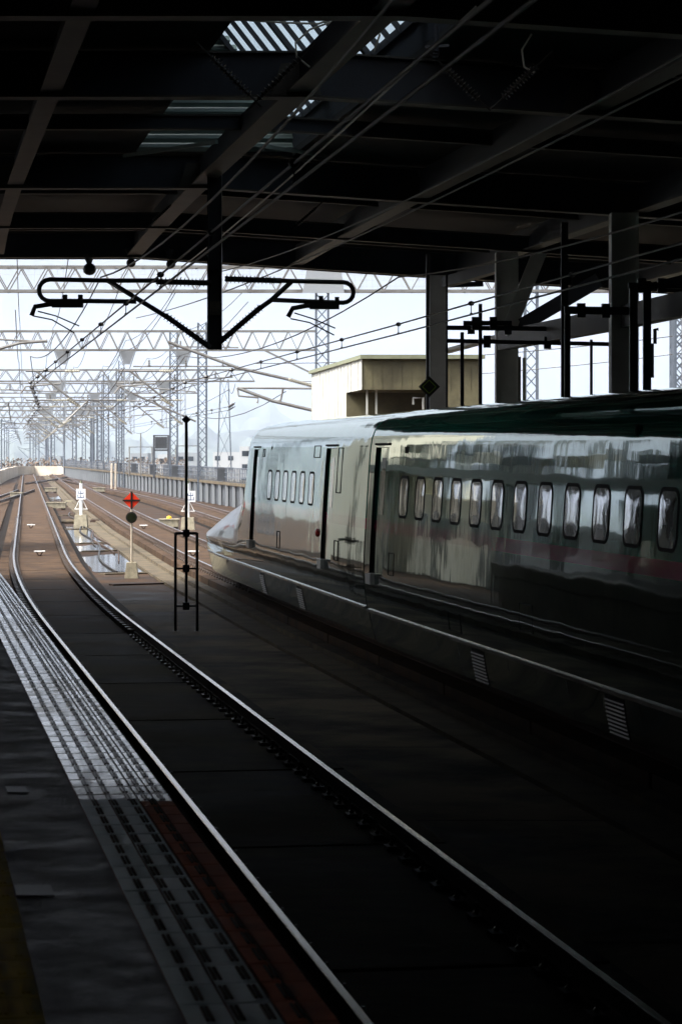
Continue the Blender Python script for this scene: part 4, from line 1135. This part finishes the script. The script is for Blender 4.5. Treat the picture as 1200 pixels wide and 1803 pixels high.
b = MB(); lattice_column(P(1195, 0, 100).x, 100, -.4, P(0, 560, 100).z, .35).build('lattice_pole', 'galv', label='lattice pole at the right edge beyond the roof', cat='lattice pole', group='lattice poles along the wall')

# ---------------------------------------------------------------- hut beyond the train
YA, YB = 80.0, 95.0
xa = (637 - 600) * YA / F; xb = (845 - 600) * YA / F; zt = CAMZ + (800 - 632) * YA / F; xc = (549 - 600) * YB / F
t = empty('platform_hut', (xa, YA, -.4), 'cream panelled hut with olive roof edge and shaded recess beyond the train', 'hut')
zr = CAMZ + (800 - 686) * YA / F      # lower edge of upper box
b = MB()
def quad(b, p, q, z0, z1, mi=0, th=None): b.add([(p[0], p[1], z0), (q[0], q[1], z0), (q[0], q[1], z1), (p[0], p[1], z1)], [(0, 1, 2, 3)], mi)
A = (xa, YA); B = (xb, YA); C_ = (xc, YB); D_ = (xb + (xc - xa), YB)
def lerp2(p, q, f): return (p[0] + (q[0] - p[0]) * f, p[1] + (q[1] - p[1]) * f)
A2 = lerp2(A, C_, .28)
m1 = lerp2(A, B, .62)
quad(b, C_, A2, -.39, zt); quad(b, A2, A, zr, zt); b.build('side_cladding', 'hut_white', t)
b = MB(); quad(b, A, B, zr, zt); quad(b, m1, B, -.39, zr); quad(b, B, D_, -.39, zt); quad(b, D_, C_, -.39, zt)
b.build('wall', 'hut_wall_shaded', t)
A2i = (A2[0] + .05, A2[1]); 
b = MB(); quad(b, A2, (m1[0], A2[1]), -.39, zr); quad(b, (m1[0], A2[1]), m1, -.39, zr); b.add([(A[0], A[1], zr), (m1[0], m1[1], zr), (m1[0], A2[1], zr), (A2[0], A2[1], zr)], [(0, 1, 2, 3)])
b.build('recess', 'hut_wall_shaded', t)
b = MB()
for f in [i / 16 for i in range(17)]:
    q = lerp2(C_, A, f); z0 = zr if f > .72 else -.39; b.box((q[0] - .018, q[1] - .03, z0), (q[0] - .002, q[1] + .03, zt - .01))
    b.build('cladding_seam', 'hut_white', t); b = MB()
for f in [i / 12 for i in range(1, 12)]:
    q = lerp2(A, B, f); b = MB(); b.box((q[0] - .012, YA - .012, zr), (q[0] + .012, YA - .003, zt - .05)); b.build('cladding_seam', 'dark_panel' if 0 else 'hut_wall_shaded', t)
b = MB()
rq = [A, B, D_, C_]; cx_ = sum(q[0] for q in rq) / 4; cy_ = sum(q[1] for q in rq) / 4
rp_ = [Vector((cx_ + (q[0] - cx_) * 1.05, cy_ + (q[1] - cy_) * 1.03, zt)) for q in rq]; b.prism(rp_, (0, 0, .12)); b.build('roof', 'hut_trim', t)
for f in (.10, .22):
    q = lerp2(A, A2, 0) if f == .10 else lerp2(A, B, .08); 
    b = MB(); b.box((q[0] + .12, q[1] + .5, -.39), (q[0] + .18, q[1] + .56, zr)); b.build('post', 'hut_white', t)
b = MB(); q = lerp2(A, B, .52); b.tube([(q[0], YA + .3, 3.4), (q[0], YA + .3, 4.6), (q[0] - .3, YA + .3, 4.6), (q[0] - .3, YA + .3, 4.4)], .04, 6); b.build('pipe', 'hut_white', t)
b = MB(); b.ball((q[0] - .3, YA + .28, 3.95), .10, 10); b.build('lamp', 'tile_yellow', t)
# right-hand platform (other side of the train)
b = MB(); sweep(b, c2, -10, 72, [(1.85, -.39), (12, -.39), (12, 1.25), (1.85, 1.25)]); b.build('far_platform', 'concrete', kind='structure')

# ---------------------------------------------------------------- unseen station facade past the left edge, shaped for reflections in the train's paint
t = empty('station_building', (-15.5, 70, -.4), 'cream station building left of the tracks, seen only as a reflection in the train', 'building')
b = MB(); b.box((-17.5, 83, -.39), (-15.0, 91.2, 9)); b.build('wall', 'cream', t)
for (ya, yb, zt_, mt_) in ((46, 62, 6.5, 'girder_web'), (62.002, 65, 3.2, 'cream_dark'), (65.002, 71.6, 2.3, 'far_white'), (71.602, 74, 5.0, 'girder_web'), (74.002, 79, 2.8, 'cream'), (79.002, 82.99, 4.6, 'hut_wall_shaded')):
    b = MB(); b.box((-16.1, ya, -.39), (-15.6, yb, zt_)); b.build('wall', mt_, t)
rf_ = random.Random(21); y0 = 60.6; k = 0
while y0 < 81.5:
    wd = rf_.uniform(.4, 1.5)
    b = MB(); b.box((-15.64, y0, 3.86), (-15.4, y0 + wd * .25, 7.0)); b.build('post', 'cream_dark', t)
    for q_ in range(5):  # added panels that break up the bright sky in the reflection
        yq = y0 + rf_.uniform(0, 1.6); zq = rf_.choice((3.86, 4.4, 4.9)); b = MB(); b.box((-15.3, yq, zq), (-15.2, yq + rf_.uniform(.15, .8), zq + rf_.uniform(.4, 1.3))); b.build('reflection_panel', rf_.choice(('girder_web', 'hut_wall_shaded', 'cream', 'wall_steel', 'girder_web')), t)
    if k % 2: b = MB(); b.box((-15.68, y0 + wd, -.3), (-15.50, y0 + wd + rf_.uniform(.1, .5), 3.49)); b.build('pilaster', 'cream', t)
    b = MB(); b.box((-15.64, y0 - .1, 1.4), (-15.57, y0 + wd - .3, 2.1)); b.build('window', 'window_dark', t)
    y0 += wd + rf_.uniform(.3, 1.5); k += 1
b = MB(); b.box((-15.55, 46, 3.5), (-14.0, 82.9, 3.85)); b.build('canopy', 'cream_dark', t)
for k in range(8):
    b = MB(); b.box((-14.6, 48 + k * 4.4, -.39), (-14.3, 48.3 + k * 4.4, 3.49)); b.build('column', 'cream_dark', t)

# ---------------------------------------------------------------- far city and mountains
rc = random.Random(4)
for k, (x, y, wpx, Y) in enumerate(((400, 796, 50, 700), (330, 797, 40, 700), (290, 800, 24, 640), (245, 798, 30, 760), (430, 786, 16, 600), (90, 803, 34, 900), (80, 801, 10, 1000), (480, 792, 60, 700), (760, 790, 120, 650), (1000, 785, 140, 700), (1150, 788, 60, 640))):
    p = P(x, y, Y); hw = wpx * Y / F / 2
    t = empty('distant_building', (p.x, Y, -10), ['long white apartment block behind the lattice tower', 'pale low block behind the finial pole', 'small grey block left of the finial pole', 'low pale block above the far railing', 'narrow white block next to the train nose', 'low grey building behind the beige parapet', 'tiny pale hut on the beige parapet line', 'pale block hidden behind the leading car', 'pale block behind the hut', 'pale block behind the pillars', 'pale block at the far right behind the pillars'][k], 'building', 'distant buildings below the hills')
    b = MB(); b.box((p.x - hw, Y, -10), (p.x + hw, Y + 14, p.z)); b.build('wall', 'far_white' if k % 2 == 0 else 'far_grey', t)
    n = max(2, int(hw * 2 / 3.0)); z = p.z - 2.2; r_ = 0
    b = MB()
    while z > -8:
        for i in range(n):
            x0 = p.x - hw + .5 + i * (2 * hw - .6) / n; b = MB(); b.box((x0, Y - .06, z), (x0 + 1.4, Y - .01, z + 1.2))
            if z > -4: b.build('window', 'window_dark', t)
        z -= 3
# dark cabinet frame on the walkway
Y = 225; p = P(284, 766, Y)
t = empty('cabinet_frame', (p.x, Y, .95), 'dark steel portal with a square box on top above the railing', 'equipment portal')
b = MB(); 
for sx in (-1, 1): b.box((p.x + sx * .6 - .08, Y - .1, .95), (p.x + sx * .6 + .08, Y + .1, p.z))
b.box((p.x - .6, Y - .1, p.z - 1.35), (p.x + .6, Y + .1, p.z - 1.2)); b.box((p.x - .68, Y - .1, p.z - .1), (p.x + .68, Y + .1, p.z)); b.build('frame', 'dark_panel', t)
b = MB(); b.box((p.x - .5, Y - .08, p.z - 1.15), (p.x + .5, Y + .08, p.z - .15)); b.build('box', 'wall_steel', t)
# low pipe portals behind the railing
for (x0, x1, y, Y, lb) in ((228, 268, 787, 235, 'thin pipe portal left of the dark equipment portal'), (310, 350, 785, 230, 'thin pipe portal right of the dark equipment portal')):
    b = MB(); a = P(x0, y, Y); c_ = P(x1, y, Y); b.tube([(a.x, Y, .95), a, c_, (c_.x, Y, .95)], .08, 6); m_ = a.lerp(c_, .5); b.tube([(m_.x, Y, .95), m_ + Vector((0, 0, 1.2))], .06, 6); b.build('pipe_portal', 'galv_rust', label=lb, cat='pipe portal')
# two pale posts left of the red sign
for (x, lb) in ((197, 'left one of the two thin pale posts before the ribbed wall'), (204, 'right one of the two thin pale posts before the ribbed wall')):
    p = G(x, 868); b = MB(); b.tube([p, P(x, 818, p.y)], .09, 8); b.ball(P(x, 818, p.y), .1, 8); b.build('pale_post', 'concrete_pale', label=lb, cat='post', group='thin pale posts')

def ridge(name, Y, prof, z0, seed, amp):
    rg = random.Random(seed); N = 240; xs0, xs1 = -2600, 1900
    def interp(x):
        for (a, c) in zip(prof, prof[1:]):
            if a[0] <= x <= c[0]:
                t_ = (x - a[0]) / (c[0] - a[0]); t_ = t_ * t_ * (3 - 2 * t_); return a[1] + (c[1] - a[1]) * t_
        return prof[-1][1]
    b = MB(); vs = []; R_ = 8
    ph = [rg.uniform(0, 6.28) for _ in range(8)]
    for i in range(N + 1):
        x = xs0 + (xs1 - xs0) * i / N
        y = interp(x) + amp * sum(math.sin(x * f_ + ph[k]) / (k + 1) for k, f_ in enumerate((.021, .047, .083, .14, .23)))
        top = P(x, y, Y)
        for j in range(R_ + 1):
            q = j / R_
            d = Y - (1 - q) * Y * .22
            jit = (rg.uniform(-1, 1) * Y * .006) if 0 < j < R_ else 0
            zt_ = -10 + (top.z + 10) * (q ** 1.3) + jit
            vs.append(Vector((top.x * d / Y, d, zt_)))
    for i in range(N):
        for j in range(R_):
            a = i * (R_ + 1) + j; b.f.append((a, a + R_ + 1, a + R_ + 2, a + 1)); b.m.append(0)
    b.v = vs
    b.build(name, 'hill', smooth=True, kind='structure')
ridge('mountains', 7000, [(-2600, 720), (-1250, 735), (-1020, 690), (-900, 600), (-700, 590), (-500, 690), (-200, 715), (40, 712), (150, 738), (260, 752), (330, 722), (400, 706), (450, 708), (520, 738), (640, 752), (900, 720), (1900, 735)], 0, 3, 3.0)
ridge('hills', 4200, [(-2600, 775), (0, 772), (120, 786), (250, 790), (330, 772), (400, 762), (470, 757), (560, 775), (1900, 770)], 0, 9, 2.0)
ridge('unseen_hill', 3800, [(-2600, 760), (-1400, 800), (-1080, 760), (-930, 610), (-760, 580), (-520, 640), (-330, 800), (-200, 860), (1900, 860)], 0, 5, 2.0)  # unseen hill added past the left edge to darken the train's reflection
# brown scrub on the far side of the parapet
b = MB(); rb = random.Random(8)
for k in range(3500):
    x = rb.uniform(-20, 330); Y = rb.uniform(430, 520); p = P(x, 812, Y); s = rb.uniform(.08, .35)
    z = rb.uniform(-1.5, 2.3 - abs(rb.gauss(0, .6)))
    an = rb.uniform(0, 3.14); dx = Vector((math.cos(an) * s, math.sin(an) * s, rb.uniform(-.3, .3))); dz = Vector((rb.uniform(-.3, .3), rb.uniform(-.3, .3), s))
    c_ = Vector((p.x, Y, z)); b.add([c_ - dx, c_ + dx, c_ + dz], [(0, 1, 2)])
b.build('scrub_foliage', 'brush', kind='stuff')

# ---------------------------------------------------------------- haze
b = MB(); b.box((-8900, -590, -11), (8900, 9500, 420))
hm = bpy.data.materials.new('haze'); hm.use_nodes = True; n_ = hm.node_tree.nodes; l_ = hm.node_tree.links; n_.clear()
o_ = n_.new('ShaderNodeOutputMaterial'); pv = n_.new('ShaderNodeVolumePrincipled'); pv.inputs['Density'].default_value = .00014; pv.inputs['Color'].default_value = (.72, .82, 1, 1)
pv.inputs['Anisotropy'].default_value = .2
l_.new(pv.outputs[0], o_.inputs['Volume']); M['haze'] = hm
b.build('haze', 'haze', kind='stuff')
